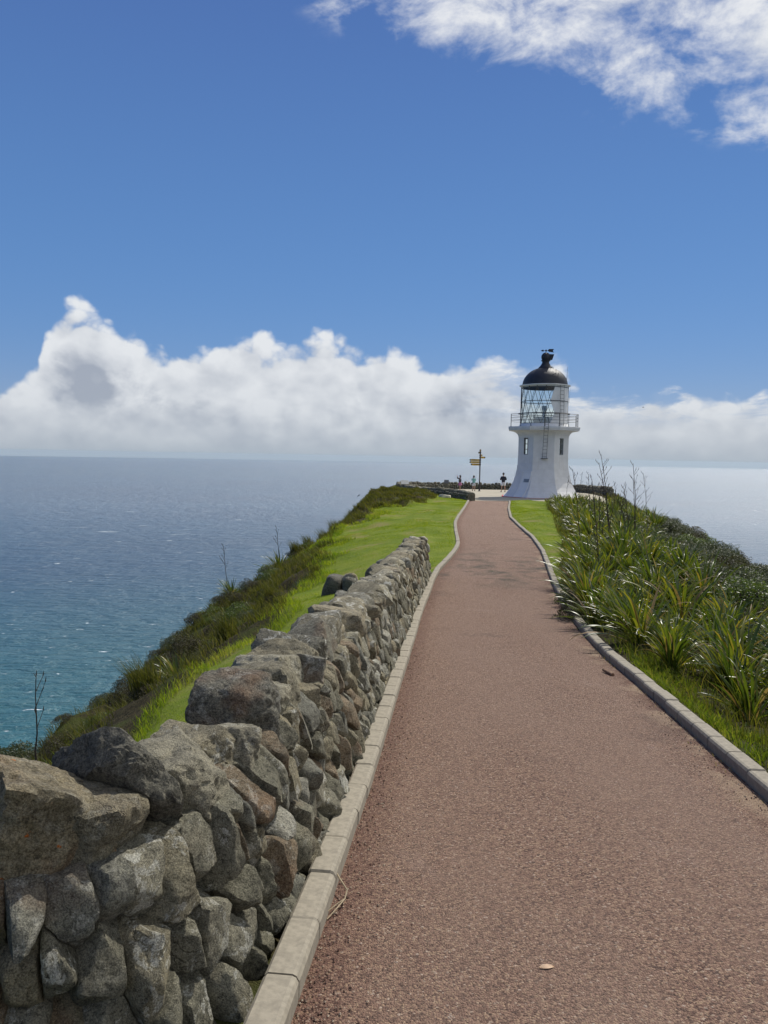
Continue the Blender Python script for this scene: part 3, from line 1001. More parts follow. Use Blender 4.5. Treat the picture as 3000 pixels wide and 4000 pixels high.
def coping_rock(rr, wd, th, ht, sub, lean=0., sharp=12., amp=.06):
    """a rough block: x along the wall, y across it, z up (bottom at 0)"""
    N = [(1, rr.uniform(-.3, .3), rr.uniform(-.35, .35)), (-1, rr.uniform(-.3, .3), rr.uniform(-.35, .35)),
         (rr.uniform(-.25, .25), 1, rr.uniform(-.1, .4)), (rr.uniform(-.25, .25), -1, rr.uniform(-.1, .4)),
         (rr.uniform(-.35, .35), rr.uniform(-.22, .22), 1), (0, 0, -1)]
    D = [wd / 2, wd / 2, th / 2, th / 2, ht / 2, ht / 2]
    for _ in range(9):
        a = rr.uniform(0, 6.283)
        v = (math.cos(a), math.sin(a) * .8, rr.uniform(-.5, 1.2))
        ln = math.sqrt(sum(q_ * q_ for q_ in v))
        N.append(v)
        D.append((abs(v[0]) * wd + abs(v[1]) * th + abs(v[2]) * ht) / 2 / ln * rr.uniform(.56, .86))
    L, F = rock(N, D, (wd / 2, th / 2, ht / 2), sub, sharp, amp, rr.randrange(9999))
    c_, s_ = math.cos(lean), math.sin(lean)
    L = np.stack([L[:, 0] * c_ + L[:, 2] * s_, L[:, 1], -L[:, 0] * s_ + L[:, 2] * c_], 1)
    return L, F

def near_wall():
    rr = random.Random(21)
    root = empty('dry_stone_wall', (-.4, 1.0, float(G(1.0))))
    tag(root, 'long grey dry stone wall with rough coping stones along the left kerb', 'wall')
    base = root.location.copy()
    # near the viewer the wall turns away to the left
    turn = np.array([(-2.6, 1.74), (-2.0, 1.76), (-1.45, 1.80), (-1.05, 1.87), (-.76, 1.99), (-.575, 2.18), (-.485, 2.42), (-.435, 2.70)])
    y = np.arange(2.9, WALL_END + .05, .15)
    xy_ = np.concatenate([turn, np.stack([Lx(y) - KW - .035, y], 1)])
    dd_ = np.concatenate([[0], np.cumsum(np.hypot(*np.diff(xy_, axis=0).T))])
    sq_ = np.arange(0, dd_[-1], .12)
    xy_ = np.stack([np.interp(sq_, dd_, xy_[:, k]) for k in (0, 1)], 1)
    for _ in range(4):
        xy_[1:-1] = (xy_[:-2] + 2 * xy_[1:-1] + xy_[2:]) / 4
    line = WallLine(np.column_stack([xy_, G(xy_[:, 1]) + .10 * xy_[:, 1] / 17 - .11 * np.clip((3.4 - xy_[:, 1]) / 1.2, 0, 1)]), 1)
    BAT = .22
    H1 = .68
    TH = .53
    # fill between the two faces
    yy = np.linspace(0, line.L - .05, 70)
    V, F = [], []
    for s in yy:
        o, t_, n_ = line.at(s)
        for (d, h) in ((-.10, -.1), (-.10 - BAT * H1, H1 - .03), (-TH + .08, H1 - .03), (-TH + .05, -.9)):
            V.append(o + n_ * d + np.array([0, 0, h]))
    for k in range(len(yy) - 1):
        for j in range(3):
            F.append((k * 4 + j, k * 4 + j + 1, k * 4 + 5 + j, k * 4 + 4 + j))
    e = (len(yy) - 1) * 4
    me = bpy.data.meshes.new('wall_core')
    me.from_pydata([tuple(np.array(v) - np.array(base)) for v in V], [], F + [(0, 1, 2, 3), (e, e + 1, e + 2, e + 3)])
    me.materials.append(M['core'])
    obj('wall_core', me, root)
    # path-side face, stone by stone
    asp = 1.65
    seeds, polys = face_stones(line, -.10, H1, lambda s: .108 if s < 4.6 else (.118 if s < 7.5 else .145), asp, rr, s0=1.0)
    order = sorted(range(len(seeds)), key=lambda k_: seeds[k_][0])
    FV, FFc, FT, fk = [], [], [], 0
    n = 0
    for k_ in order:
        sd, poly = seeds[k_], polys[k_]
        if len(poly) < 3: continue
        near = sd[0] < 5.6
        st = stone_from_cell(line, sd, poly, asp, rr, BAT, 4 if sd[0] < 4.6 else (3 if sd[0] < 9 else 2), front=(.03, .10) if near else (.025, .075), gap=.005, amp=.085)
        if st is None: continue
        ctr, W, Fq = st
        if n >= 290:
            FV.append(W + ctr - np.array(base)); FFc.append(Fq + fk); fk += len(W); FT.append(np.full(len(W), rr.random()))
            continue
        o = obj('stone', stone_mesh('stone', W, Fq, M['stone']), root, Vector(ctr) - base)
        n += 1
    if FV:
        me = stone_mesh('far_face_stones', np.concatenate(FV), np.concatenate(FFc), M['stone'])
        set_attr(me, 'tone', np.concatenate(FT))
        tag(obj('far_face_stones', me, root), kind='stuff')
    print('face stones', n, len(FV))
    # back face (towards the lawn): one joined part
    bk = []
    for s in np.arange(1.5, line.L, .15):
        o, t_, n_ = line.at(s)
        bk.append(o - n_ * (TH - .02) + np.array([0, 0, -.5]))
    lineb = WallLine(bk, -1)
    seeds, polys = face_stones(lineb, .0, H1 + .5, lambda s: .26, 1.2, rr)
    VV, FF, TT, k0 = [], [], [], 0
    for sd, poly in zip(seeds, polys):
        if len(poly) < 3: continue
        st = stone_from_cell(lineb, sd, poly, 1.2, rr, .06, 2, gap=.008)
        if st is None: continue
        ctr, W, Fq = st
        VV.append(W + ctr - np.array(base)); FF.append(Fq + k0); k0 += len(W); TT.append(np.full(len(W), rr.random()))
    me = np_mesh('back_face_stones', np.concatenate(VV), [np.concatenate(FF)], True, M['stone'])
    set_attr(me, 'tone', np.concatenate(TT))
    tag(obj('back_face_stones', me, root), kind='stuff')
    # coping: hand-picked near ones, then random
    # (along, width, height, lean, thickness, dz, across, material)
    near = [(.55, .38, .20, .05, .38, .0, .00, 'coping'), (.95, .38, .20, .0, .38, -.02, .0, 'coping'), (1.36, .27, .22, .0, .26, -.04, .10, 'coping_pale'), (1.42, .30, .18, .1, .24, .0, -.12, 'coping_o'), (1.74, .36, .25, .08, .38, -.01, -.02, 'coping_o'), (2.04, .26, .20, -.10, .36, -.01, .0, 'coping'),
            (2.28, .12, .32, -.45, .44, -.02, -.04, 'coping_dark'), (2.56, .32, .20, .10, .36, -.03, .02, 'coping'), (2.86, .24, .13, -.1, .32, .0, -.04, 'coping'),
            (2.98, .16, .14, .2, .18, -.02, .12, 'coping'), (3.28, .28, .27, .10, .38, -.04, .0, 'coping_dark'), (3.54, .18, .17, .1, .22, -.02, .08, 'coping'), (3.78, .30, .20, -.1, .36, -.02, .0, 'coping')]
    s = 3.92
    items = list(near)
    while s < line.L - .1:
        wd = rr.uniform(.22, .38)
        items.append((s + wd / 2, wd * 1.12, rr.uniform(.13, .20), rr.uniform(-.34, .2), rr.uniform(.32, .42), rr.uniform(-.03, .0), rr.uniform(-.04, .04), 'coping'))
        if rr.random() < .35:
            items.append((s + wd, rr.uniform(.13, .2), rr.uniform(.12, .18), rr.uniform(-.3, .3), .24, 0., .16, 'coping'))
        s += wd * .92
    for k, (s, wd, ht, lean, th, dz, ac, mt) in enumerate(items):
        L, Fq = coping_rock(rr, wd * .99, th, ht * 1.04, 5 if s < 4.6 else (4 if s < 8 else 3), lean, rr.uniform(18, 34), .085)
        o, t_, n_ = line.at(min(s, line.L - .05))
        ctr = o + n_ * (-(BAT * H1 + TH) / 2 + .0 + ac) + np.array([0, 0, H1 - .035 + ht / 2 + dz])
        W = L[:, :1] * t_ - L[:, 1:2] * n_ + L[:, 2:3] * np.array([0, 0, 1.])
        o = obj('coping_stone', stone_mesh('coping_stone', W, Fq, M[mt]), root, Vector(ctr) - base)
        if mt == 'coping_dark':
            o['label'] = 'dark slab of coping rock with little lichen'
        if mt == 'coping_o':
            o['label'] = 'coping stone spotted with orange lichen'
    # end of the wall: stepped stones and the low return trailing into the lawn
    o, t_, n_ = line.at(line.L)
    for k in range(9):
        h = (k // 3) * .23
        d = -.12 - (k % 3) * .19
        L, Fq = coping_rock(rr, .2, .2, .25, 2, rr.uniform(-.1, .1), 10)
        ctr = o + t_ * rr.uniform(.0, .03) + n_ * d + np.array([0, 0, h + .1])
        obj('stone', np_mesh('stone', L[:, :1] * t_ - L[:, 1:2] * n_ + L[:, 2:3] * np.array([0, 0, 1.]), [Fq], True, M['stone']), root, Vector(ctr) - base)
    for k, (al, ac, sz, h) in enumerate([(-1.2, -.70, .40, .52), (-1.35, -1.05, .40, .36), (-1.5, -1.55, .36, .24), (-1.6, -1.85, .42, .30), (-.95, -.9, .36, .40), (-1.75, -1.5, .3, .20)]):
        p = o + t_ * al + n_ * ac
        gz = float(ground_z(p[0], p[1]))
        L, Fq = coping_rock(rr, sz, sz * 1.1, h + .25, 3, rr.uniform(-.2, .2), 10, .08)
        ctr = np.array([p[0], p[1], gz - .1 + (h + .25) / 2 - .06])
        obj('stone', np_mesh('stone', L[:, :1] * t_ - L[:, 1:2] * n_ + L[:, 2:3] * np.array([0, 0, 1.]), [Fq], True, M['coping_dark' if k % 2 else 'coping']), root, Vector(ctr) - base)
    return root
near_wall()

def terrace_wall(pts, label, seed, h=.55, th=.5, side=1, cop=(.26, .42), spiky=False):
    rr = random.Random(seed)
    pts = np.array(pts, float)
    # resample smoothly
    d = np.concatenate([[0], np.cumsum(np.hypot(*np.diff(pts, axis=0).T))])
    ss_ = np.arange(0, d[-1], .3)
    xy = np.stack([np.interp(ss_, d, pts[:, k]) for k in (0, 1)], 1)
    for _ in range(3):
        xy[1:-1] = (xy[:-2] + 2 * xy[1:-1] + xy[2:]) / 4
    z = G(xy[:, 1])
    line = WallLine(np.column_stack([xy, z]), side)
    root = empty('stone_wall', (xy[0, 0], xy[0, 1], z[0]))
    tag(root, label, 'wall')
    base = np.array(root.location)
    V, F = [], []
    st = np.arange(0, line.L, .3)
    for s in st:
        o, t_, n_ = line.at(s)
        for (dd, hh) in ((-.06, -.5), (-.08, h), (-th, h), (-th, -.5)):
            V.append(o + n_ * dd + np.array([0, 0, hh]) - base)
    for k in range(len(st) - 1):
        for j in range(3):
            F.append((k * 4 + j, k * 4 + j + 1, k * 4 + 5 + j, k * 4 + 4 + j))
    e = (len(st) - 1) * 4
    me = bpy.data.meshes.new('wall_core')
    me.from_pydata([tuple(v) for v in V], [], F + [(0, 1, 2, 3), (e, e + 1, e + 2, e + 3)])
    me.materials.append(M['stone_dark'])
    obj('wall_core', me, root)
    seeds, polys = face_stones(line, -.25, h, lambda s: .24, 1.0, rr)
    VV, FF, TT, k0 = [], [], [], 0
    for sd, poly in zip(seeds, polys):
        if len(poly) < 3: continue
        q = stone_from_cell(line, sd, poly, 1.0, rr, .05, 1, gap=.012)
        if q is None: continue
        ctr, W, Fq = q
        VV.append(W + ctr - base); FF.append(Fq + k0); k0 += len(W); TT.append(np.full(len(W), rr.random()))
    me = np_mesh('face_stones', np.concatenate(VV), [np.concatenate(FF)], True, M['stone_dark'])
    set_attr(me, 'tone', np.concatenate(TT))
    tag(obj('face_stones', me, root), kind='stuff')
    s = .1
    while s < line.L - .1:
        wd = rr.uniform(*cop)
        ht = rr.uniform(.16, .34) if spiky else rr.uniform(.15, .24)
        L, Fq = coping_rock(rr, wd * (.85 if spiky else 1.1), th * rr.uniform(.85, 1.1), ht, 2, rr.uniform(-.25, .25), 9, .08)
        o, t_, n_ = line.at(s + wd / 2)
        ctr = o + n_ * (-th / 2 - .03) + np.array([0, 0, h - .04 + ht / 2])
        W = L[:, :1] * t_ - L[:, 1:2] * n_ * side + L[:, 2:3] * np.array([0, 0, 1.])
        obj('coping_stone', np_mesh('coping_stone', W, [Fq if side > 0 else Fq[:, ::-1]], True, M['stone_dark']), root, Vector(ctr - base))
        s += wd
    return root
terrace_wall([(5.32, 49.5), (5.2, 51), (4.9, 53.5), (4.3, 56), (3.4, 58.0), (2.4, 60.5), (1.7, 63.5), (1.5, 65.5)],
             'low dark stone wall curving from the path mouth to the pale panel', 31, h=.42, th=.55, side=-1)
terrace_wall([(1.5, 65.6), (1.55, 68), (1.9, 71), (2.8, 74), (4.6, 76), (8, 77.3), (12, 77.3), (15.5, 76), (18, 73), (18.8, 69), (18.3, 63)],
             'low dark stone wall along the far rim of the terrace behind the people', 32, h=.50, th=.5, side=1, cop=(.24, .46), spiky=True)
# ------------------------------------------------------------------ lighthouse
def glass_mat():
    mt, t, b = new_mat('lantern_glass')
    tr = t.node('ShaderNodeBsdfTransparent')
    tr.inputs[0].default_value = (.965, .988, .982, 1)
    gl = t.node('ShaderNodeBsdfGlossy')
    gl.inputs['Roughness'].default_value = .05
    lw = t.node('ShaderNodeLayerWeight')
    lw.inputs[0].default_value = .35
    geo = t.node('ShaderNodeNewGeometry')
    fac = t.m('MULTIPLY', t.m('ADD', .04, t.m('MULTIPLY', t.m('POWER', lw.outputs['Facing'], 4.), .5)), t.m('SUBTRACT', 1., geo.outputs['Backfacing']))
    mx = t.node('ShaderNodeMixShader')
    t.l.new(fac, mx.inputs[0])
    t.l.new(tr.outputs[0], mx.inputs[1])
    t.l.new(gl.outputs[0], mx.inputs[2])
    t.l.new(mx.outputs[0], t.n['Material Output'].inputs[0])
    return mt
M['glass'] = glass_mat()
LHX, LHY = 11.75, 57.4
def lighthouse():
    z0 = float(G(LHY)) + .02
    root = empty('lighthouse', (LHX, LHY, z0), R_(-9.4))
    root.scale = (.95, .95, .972)
    tag(root, 'white octagonal lighthouse with flared base, lattice lantern and black dome', 'lighthouse')
    prof = [(0, 3.02), (.07, 2.95), (.25, 2.76), (.5, 2.56), (.8, 2.38), (1.15, 2.22), (1.6, 2.08), (2.1, 1.97), (2.6, 1.915), (3.25, 1.895), (4.5, 1.895), (4.66, 1.92), (4.82, 2.00), (4.94, 2.14), (5.01, 2.30), (5.06, 2.55)]
    WZ0, WZ1, WH = 3.25, 4.5, .225      # windows of the four diagonal faces
    def shell(name, inset, prof_, mat, flip=False):
        m_ = MB()
        c225 = math.cos(R_(22.5)); t225 = math.tan(R_(22.5))
        for k in range(8):
            a = R_(45 * k)
            n_ = Vector((math.cos(a), math.sin(a), 0)); t_ = Vector((-math.sin(a), math.cos(a), 0))
            for j in range(len(prof_) - 1):
                (za, ra), (zb, rb) = prof_[j], prof_[j + 1]
                ra -= inset; rb -= inset
                wa, wb = ra * t225, rb * t225
                spans = [(-1, 1)]
                hole = (k % 2 == 1) and za >= WZ0 - .01 and zb <= WZ1 + .01
                P = lambda r, u, z: n_ * r + t_ * u + Vector((0, 0, z))
                if hole:
                    for (u0, u1) in ((-wa, -WH), (WH, wa)):
                        q = [P(ra, u0, za), P(ra, u1, za), P(rb, u1, zb), P(rb, u0, zb)]
                        m_.add(q[::-1] if flip else q, [(0, 1, 2, 3)])
                else:
                    q = [P(ra, -wa, za), P(ra, wa, za), P(rb, wb, zb), P(rb, -wb, zb)]
                    m_.add(q[::-1] if flip else q, [(0, 1, 2, 3)])
        return m_.build(name, mat, root)
    tower = shell('tower_wall', 0., prof, M['tower'])
    shell('inner_wall', .22, [(0.02, 1.9), (2.6, 1.9), (3.25, 1.895), (4.5, 1.895), (5.0, 1.9)], M['white'], True)
    def octa(m_, prof_, rot=0.):
        vs_ = []
        for (r, z) in prof_:
            for k in range(8):
                a = R_(22.5 + 45 * k) + rot
                vs_.append((r / math.cos(R_(22.5)) * math.cos(a), r / math.cos(R_(22.5)) * math.sin(a), z))
        fs_ = []
        for j in range(len(prof_) - 1):
            for k in range(8):
                fs_.append((j * 8 + k, j * 8 + (k + 1) % 8, (j + 1) * 8 + (k + 1) % 8, (j + 1) * 8 + k))
        fs_.append(tuple(range(8))[::-1]); fs_.append(tuple(range((len(prof_) - 1) * 8, len(prof_) * 8)))
        m_.add(vs_, fs_)
    m_ = MB(); octa(m_, [(2.54, 5.063), (2.66, 5.067), (2.66, 5.17), (2.70, 5.19), (2.70, 5.33), (2.68, 5.345)]); m_.build('balcony_slab', M['tower'], root)
    m_ = MB(); octa(m_, [(2.98, -.25), (3.08, -.2), (3.08, .055), (3.02, .06)]); m_.build('red_base_band', M['red'], root)
    m_ = MB(); m_.lathe([(2.0, 5.346), (1.95, 5.40), (1.86, 5.50), (1.84, 5.60), (1.70, 5.60), (1.70, 5.35)], 48, cap=False); m_.build('lantern_plinth', M['white'], root, smooth=True)
    # reveals, frames and panes of the four windows
    for k in (1, 3, 5, 7):
        a = R_(45 * k)
        rv = MB()
        for (p_, q_) in (((-WH, WZ0), (WH, WZ0)), ((WH, WZ0), (WH, WZ1)), ((WH, WZ1), (-WH, WZ1)), ((-WH, WZ1), (-WH, WZ0))):
            rv.add([(1.895, p_[0], p_[1]), (1.895, q_[0], q_[1]), (1.675, q_[0], q_[1]), (1.675, p_[0], p_[1])], [(0, 1, 2, 3)])
        rv.build('window_reveal', M['white'], root, rot=(0, 0, a))
        f = MB()
        for (u, z, su, sz) in ((-WH + .020, (WZ0 + WZ1) / 2, .036, WZ1 - WZ0 - .004), (WH - .020, (WZ0 + WZ1) / 2, .036, WZ1 - WZ0 - .004), (0, WZ0 + .022, WH * 2 - .078, .036), (0, WZ1 - .022, WH * 2 - .078, .036), (0, WZ0 + .40, WH * 2 - .078, .024), (0, WZ0 + .82, WH * 2 - .078, .024)):
            f.box((1.83, u, z), (.05, su, sz))
        o = f.build('window', M['greyplate' if k == 7 else 'black'], root, rot=(0, 0, a))
        for (za, zb) in ((WZ0 + .045, WZ0 + .385), (WZ0 + .415, WZ0 + .805), (WZ0 + .835, WZ1 - .045)):
            p_ = MB(); p_.box((1.82, 0, (za + zb) / 2), (.006, WH * 2 - .09, zb - za)); p_.build('pane', M['glass'], o)
    # door on the front-left face, following the flare
    a = R_(225)
    def on_face(u, z, d):
        r = np.interp(z, [q[0] for q in prof], [q[1] for q in prof]) + d
        return (r * math.cos(a) - u * math.sin(a), r * math.sin(a) + u * math.cos(a), z)
    def face_panel(u0, u1, za, zb, d0, d1, n=10):
        m2 = MB()
        zs = [za + (zb - za) * i / n for i in range(n + 1)]
        vs_ = []
        for z in zs:
            vs_ += [on_face(u0, z, d0), on_face(u0, z, d1), on_face(u1, z, d1), on_face(u1, z, d0)]
        fs_ = []
        for i in range(n):
            for j in range(3):
                fs_.append((i * 4 + j, i * 4 + j + 1, i * 4 + 5 + j, i * 4 + 4 + j))
        fs_ += [(0, 3, 2, 1), (n * 4, n * 4 + 1, n * 4 + 2, n * 4 + 3)]
        m2.add(vs_, fs_)
        return m2
    dr = face_panel(-.08, .74, .07, 1.92, -.05, .028).build('door', M['white'], root)
    fr = face_panel(-.15, -.09, .07, 2.0, -.05, .05)
    for args in ((.75, .81, .07, 2.0, -.05, .05), (-.089, .749, 1.935, 2.0, -.05, .05)):
        q = face_panel(*args); fr.add(q.v, q.f)
    fr.build('door_frame', M['white'], root)
    face_panel(.20, .72, 1.18, 1.42, .0, .05).build('door_plaque', M['greyplate'], root)
    ins = MB()
    r3 = random.Random(4)
    for (z, us) in ((2.52, np.arange(-.35, .7, .10)), (2.40, np.arange(-.40, .72, .13))):
        for u in us:
            if r3.random() < .72:
                q = face_panel(u, u + .06, z, z + .06, -.02, .006, 1); ins.add(q.v, q.f)
    tag(ins.build('worn_inscription', M['relief'], root), kind='stuff')
    # balcony railing (octagonal) ----------------------------------------
    rl = empty('balcony_railing'); rl.parent = root
    Rr = 2.52 / math.cos(R_(22.5))
    cor = [Vector((Rr * math.cos(R_(22.5 + 45 * k)), Rr * math.sin(R_(22.5 + 45 * k)), 0)) for k in range(8)]
    for k in range(8):
        a_, b_ = cor[k], cor[(k + 1) % 8]
        for f_ in (0., .5):
            p = a_.lerp(b_, f_)
            q = MB(); q.tube(p + Vector((0, 0, 5.33)), p + Vector((0, 0, 6.30)), .022, 8); q.box(p + Vector((0, 0, 5.36)), (.1, .1, .03)); q.build('post', M['iron'], rl)
        for z in (6.28, 6.02, 5.80):
            q = MB(); q.tube(a_ + Vector((0, 0, z)), b_ + Vector((0, 0, z)), .014 if z < 6.2 else .018, 6); q.build('rail', M['iron'], rl)
    # lantern --------------------------------------------------------------
    lan = empty('lantern'); lan.parent = root
    RL = 1.78
    Z = [5.60, 6.36, 7.27, 8.42]
    offs = [-9.6, 1.5, -9.6, 1.5]
    def node(t_, k):
        a2 = R_(-90 + offs[t_] + 22.5 * k)
        return Vector((RL * math.cos(a2), RL * math.sin(a2), Z[t_]))
    def opaque(angdeg):
        q = (angdeg + 90) % 360
        return 13. < q < 128.
    lat = MB()
    for t_ in range(3):
        for k in range(16):
            A = node(t_, k)
            # neighbours above: the row is shifted by half a step
            up1 = node(t_ + 1, k) if offs[t_ + 1] > offs[t_] else node(t_ + 1, k)
            up0 = node(t_ + 1, k - 1) if offs[t_ + 1] > offs[t_] else node(t_ + 1, k + 1)
            A2 = node(t_, k + 1) if offs[t_ + 1] > offs[t_] else node(t_, k - 1)
            for T in ((A, A2, up1), (A, up1, up0)):
                cc = (T[0] + T[1] + T[2]) / 3
                ang = math.degrees(math.atan2(cc.y, cc.x))
                op = opaque(ang)
                nrm = Vector((cc.x, cc.y, 0)).normalized()
                th = .02 if op else .004
                s_ = .996
                v = [cc + (p - cc) * s_ for p in T]
                me = MB()
                vv = [p + nrm * th for p in v] + [p - nrm * th for p in v]
                if (v[1] - v[0]).cross(v[2] - v[0]).dot(nrm) < 0:
                    vv = [vv[0], vv[2], vv[1], vv[3], vv[5], vv[4]]
                me.add(vv, [(0, 1, 2), (5, 4, 3), (0, 3, 4, 1), (1, 4, 5, 2), (2, 5, 3, 0)])
                me.build('panel' if op else 'pane', M['white'] if op else M['glass'], lan)
            a0, = [math.degrees(math.atan2(A.y, A.x))]
            for B in (up1, up0):
                mid = (A + B) / 2
                if not opaque(math.degrees(math.atan2(mid.y, mid.x))) :
                    lat.tube(A, B, .0165, 6)
    lat.ring(RL, .026, Z[0] + .01, 48)
    lat.ring(RL + .03, .026, Z[2], 48)
    lat.ring(RL, .03, Z[3] - .12, 48)
    for k in (0, 8):
        p = Vector((RL + .02, 0, 0)) if k == 0 else Vector((-RL - .02, 0, 0))
        lat.tube(p + Vector((0, 0, Z[0])), p + Vector((0, 0, Z[3])), .026, 6)
    lat.build('glazing_bars', M['iron'], lan)
    q = MB(); q.ring(1.99, .028, 6.36, 56); q.ring(1.84, .02, 6.36, 56)
    for k in range(16):
        a2 = R_(22.5 * k); q.tube((1.80 * math.cos(a2), 1.80 * math.sin(a2), 6.36), (1.99 * math.cos(a2), 1.99 * math.sin(a2), 6.36), .014, 5)
    q.build('handrail_ring', M['iron'], lan)
    q = MB(); q.lathe([(0.01, 5.40), (1.69, 5.40), (1.69, 5.44), (0.01, 5.44)], 32, cap=False); q.build('lantern_floor', M['white'], lan)
    q = MB(); q.lathe([(.10, 5.44), (.10, 6.35), (.13, 6.36), (.13, 6.42)], 12); q.lathe([(.42, 5.44), (.42, 5.50), (.1, 5.52)], 16); q.build('lamp_pedestal', M['relief'], lan)
    q = MB(); q.lathe([(.13, 6.42), (.16, 6.62), (.20, 6.66), (.21, 6.95), (.19, 6.97), (.17, 6.94), (.12, 6.6)], 20, cap=True); q.build('lamp', M['relief'], lan, smooth=True)
    # a low white wall inside the far half of the lantern
    q = MB(); q.lathe([(1.55, 5.44), (1.55, 6.22), (1.50, 6.22), (1.50, 5.44)], 24, cap=False, a0=R_(20), a1=R_(120)); q.build('inner_parapet', M['white'], lan)
    # eave, dome, ventilator, vane --------------------------------------------
    q = MB(); q.lathe([(1.70, 8.30), (1.80, 8.40), (1.95, 8.44), (1.96, 8.50), (1.74, 8.53), (1.70, 8.40)], 56, cap=False); q.build('eave_ring', M['white'], root, smooth=True)
    dome = [(1.735, 8.52)]
    for i in range(0, 15):
        a2 = R_(3 + i * 5.05)
        dome.append((1.735 * math.cos(a2), 8.52 + 1.36 * math.sin(a2)))
    dm = MB(); dm.lathe(dome, 56, cap=False); dm.lathe([(1.69, 8.30), (1.69, 8.51), (.2, 8.6), (.01, 8.6)], 40, cap=False)
    dmo = dm.build('dome', M['black'], root, smooth=True)
    q = MB(); q.lathe([(.55, 9.82), (.54, 9.86), (.42, 9.98), (.30, 10.16), (.27, 10.24), (.29, 10.34), (.36, 10.36), (.36, 10.40), (.29, 10.42), (.33, 10.52), (.36, 10.66), (.33, 10.80), (.24, 10.92), (.12, 10.98), (.02, 11.0)], 28, cap=False)
    vent = q.build('ventilator', M['black'], root, smooth=True)
    q = MB(); q.add([(.12, -.17, 10.86), (.12, .17, 10.86), (.12, .17, 10.40), (.12, -.17, 10.40), (.62, -.22, 10.84), (.62, .22, 10.84), (.50, .19, 10.46), (.50, -.19, 10.46)], [(0, 1, 5, 4), (1, 2, 6, 5), (2, 3, 7, 6), (3, 0, 4, 7), (0, 3, 2, 1), (4, 5, 6, 7)])
    q.build('vent_hood', M['black'], vent)
    q = MB(); q.tube((0, 0, 10.98), (0, 0, 11.22), .025); q.tube((-.36, 0, 11.14), (.5, 0, 11.14), .018)
    q.lathe([(.05, 11.08), (.07, 11.14), (.05, 11.20)], 10)
    q.add([(-.42, 0, 11.14), (-.22, .02, 11.22), (-.16, .02, 11.14), (-.22, .02, 11.06), (-.22, -.02, 11.22), (-.16, -.02, 11.14), (-.22, -.02, 11.06)], [(0, 1, 2), (0, 2, 3), (0, 5, 4), (0, 6, 5), (1, 4, 5, 2), (2, 5, 6, 3)])
    q.add([(.12, .012, 11.14), (.22, .012, 11.26), (.60, .012, 11.26), (.52, .012, 11.12), (.60, .012, 11.0), (.22, .012, 11.05)] + [(.12, -.012, 11.14), (.22, -.012, 11.26), (.60, -.012, 11.26), (.52, -.012, 11.12), (.60, -.012, 11.0), (.22, -.012, 11.05)],
          [(0, 1, 2, 3, 4, 5), (11, 10, 9, 8, 7, 6), (0, 6, 7, 1), (1, 7, 8, 2), (2, 8, 9, 3), (3, 9, 10, 4), (4, 10, 11, 5), (5, 11, 6, 0)])
    q.build('weather_vane', M['black'], root)
    for (sa, ea) in ((62, 67), (44, 49), (28, 32)):
        q = MB()
        for side in (-.12, .12):
            a2, b2 = R_(sa), R_(ea)
            fa = Vector((.55, -.83, 0)).normalized(); tt = Vector((.83, .55, 0)).normalized()
            for an in (a2, b2):
                p = fa * (1.735 * math.cos(an)) + tt * side + Vector((0, 0, 8.52 + 1.36 * math.sin(an)))
                q.tube(p, p + fa * .10 * math.cos(an) + Vector((0, 0, .12)), .012, 5)
            p1 = fa * (1.735 * math.cos(a2) + .06) + Vector((0, 0, 8.52 + 1.36 * math.sin(a2) + .10))
        q.tube(p1 - tt * .12, p1 + tt * .12, .012, 5)
        tag(q.build('dome_step', M['iron'], dmo), kind='stuff')
    q = MB(); q.tube((1.62, -.3, 8.8), (1.66, -.3, 9.9), .014, 5, .006); q.tube((1.5, -.3, 9.05), (1.66, -.3, 9.05), .012, 5); q.build('aerial', M['iron'], dmo)
    q = MB(); q.tube((1.86, -.2, 7.2), (1.93, -.2, 8.3), .010, 5, .004); q.build('whip_aerial', M['iron'], root)
    # ladders
    def ladder(name, a_, b_, wdt, n, tdir):
        q = MB()
        a_, b_, tdir = Vector(a_), Vector(b_), Vector(tdir).normalized()
        for s in (-.5, .5):
            q.tube(a_ + tdir * wdt * s, b_ + tdir * wdt * s, .015, 6)
        for i in range(n):
            p = a_.lerp(b_, (i + .5) / n)
            q.tube(p - tdir * wdt / 2, p + tdir * wdt / 2, .012, 5)
        return q
    q = ladder('ladder', (.05, -2.10, 2.98), (.10, -2.76, 5.30), .30, 9, (1, 0, 0))
    q2 = ladder('ladder', (.10, -2.76, 5.31), (.10, -2.76, 6.35), .30, 4, (1, 0, 0)); q.add(q2.v, q2.f)
    q.box((.05, -2.0, 2.97), (.52, .26, .04))
    for sx in (-.1, .2): q.tube((sx, -2.19, 3.3), (sx, -1.88, 3.3), .014); q.tube((sx, -2.46, 4.25), (sx, -1.88, 4.25), .014)
    q.build('tower_ladder', M['iron'], root)
    ad = R_(-50); nn = Vector((math.cos(ad), math.sin(ad), 0)); tt = Vector((-math.sin(ad), math.cos(ad), 0))
    q = ladder('ladder', nn * 2.02 + Vector((0, 0, 5.36)), nn * 1.92 + Vector((0, 0, 8.42)), .38, 11, tt)
    q.build('lantern_ladder', M['iron'], root)
    return root
lighthouse()

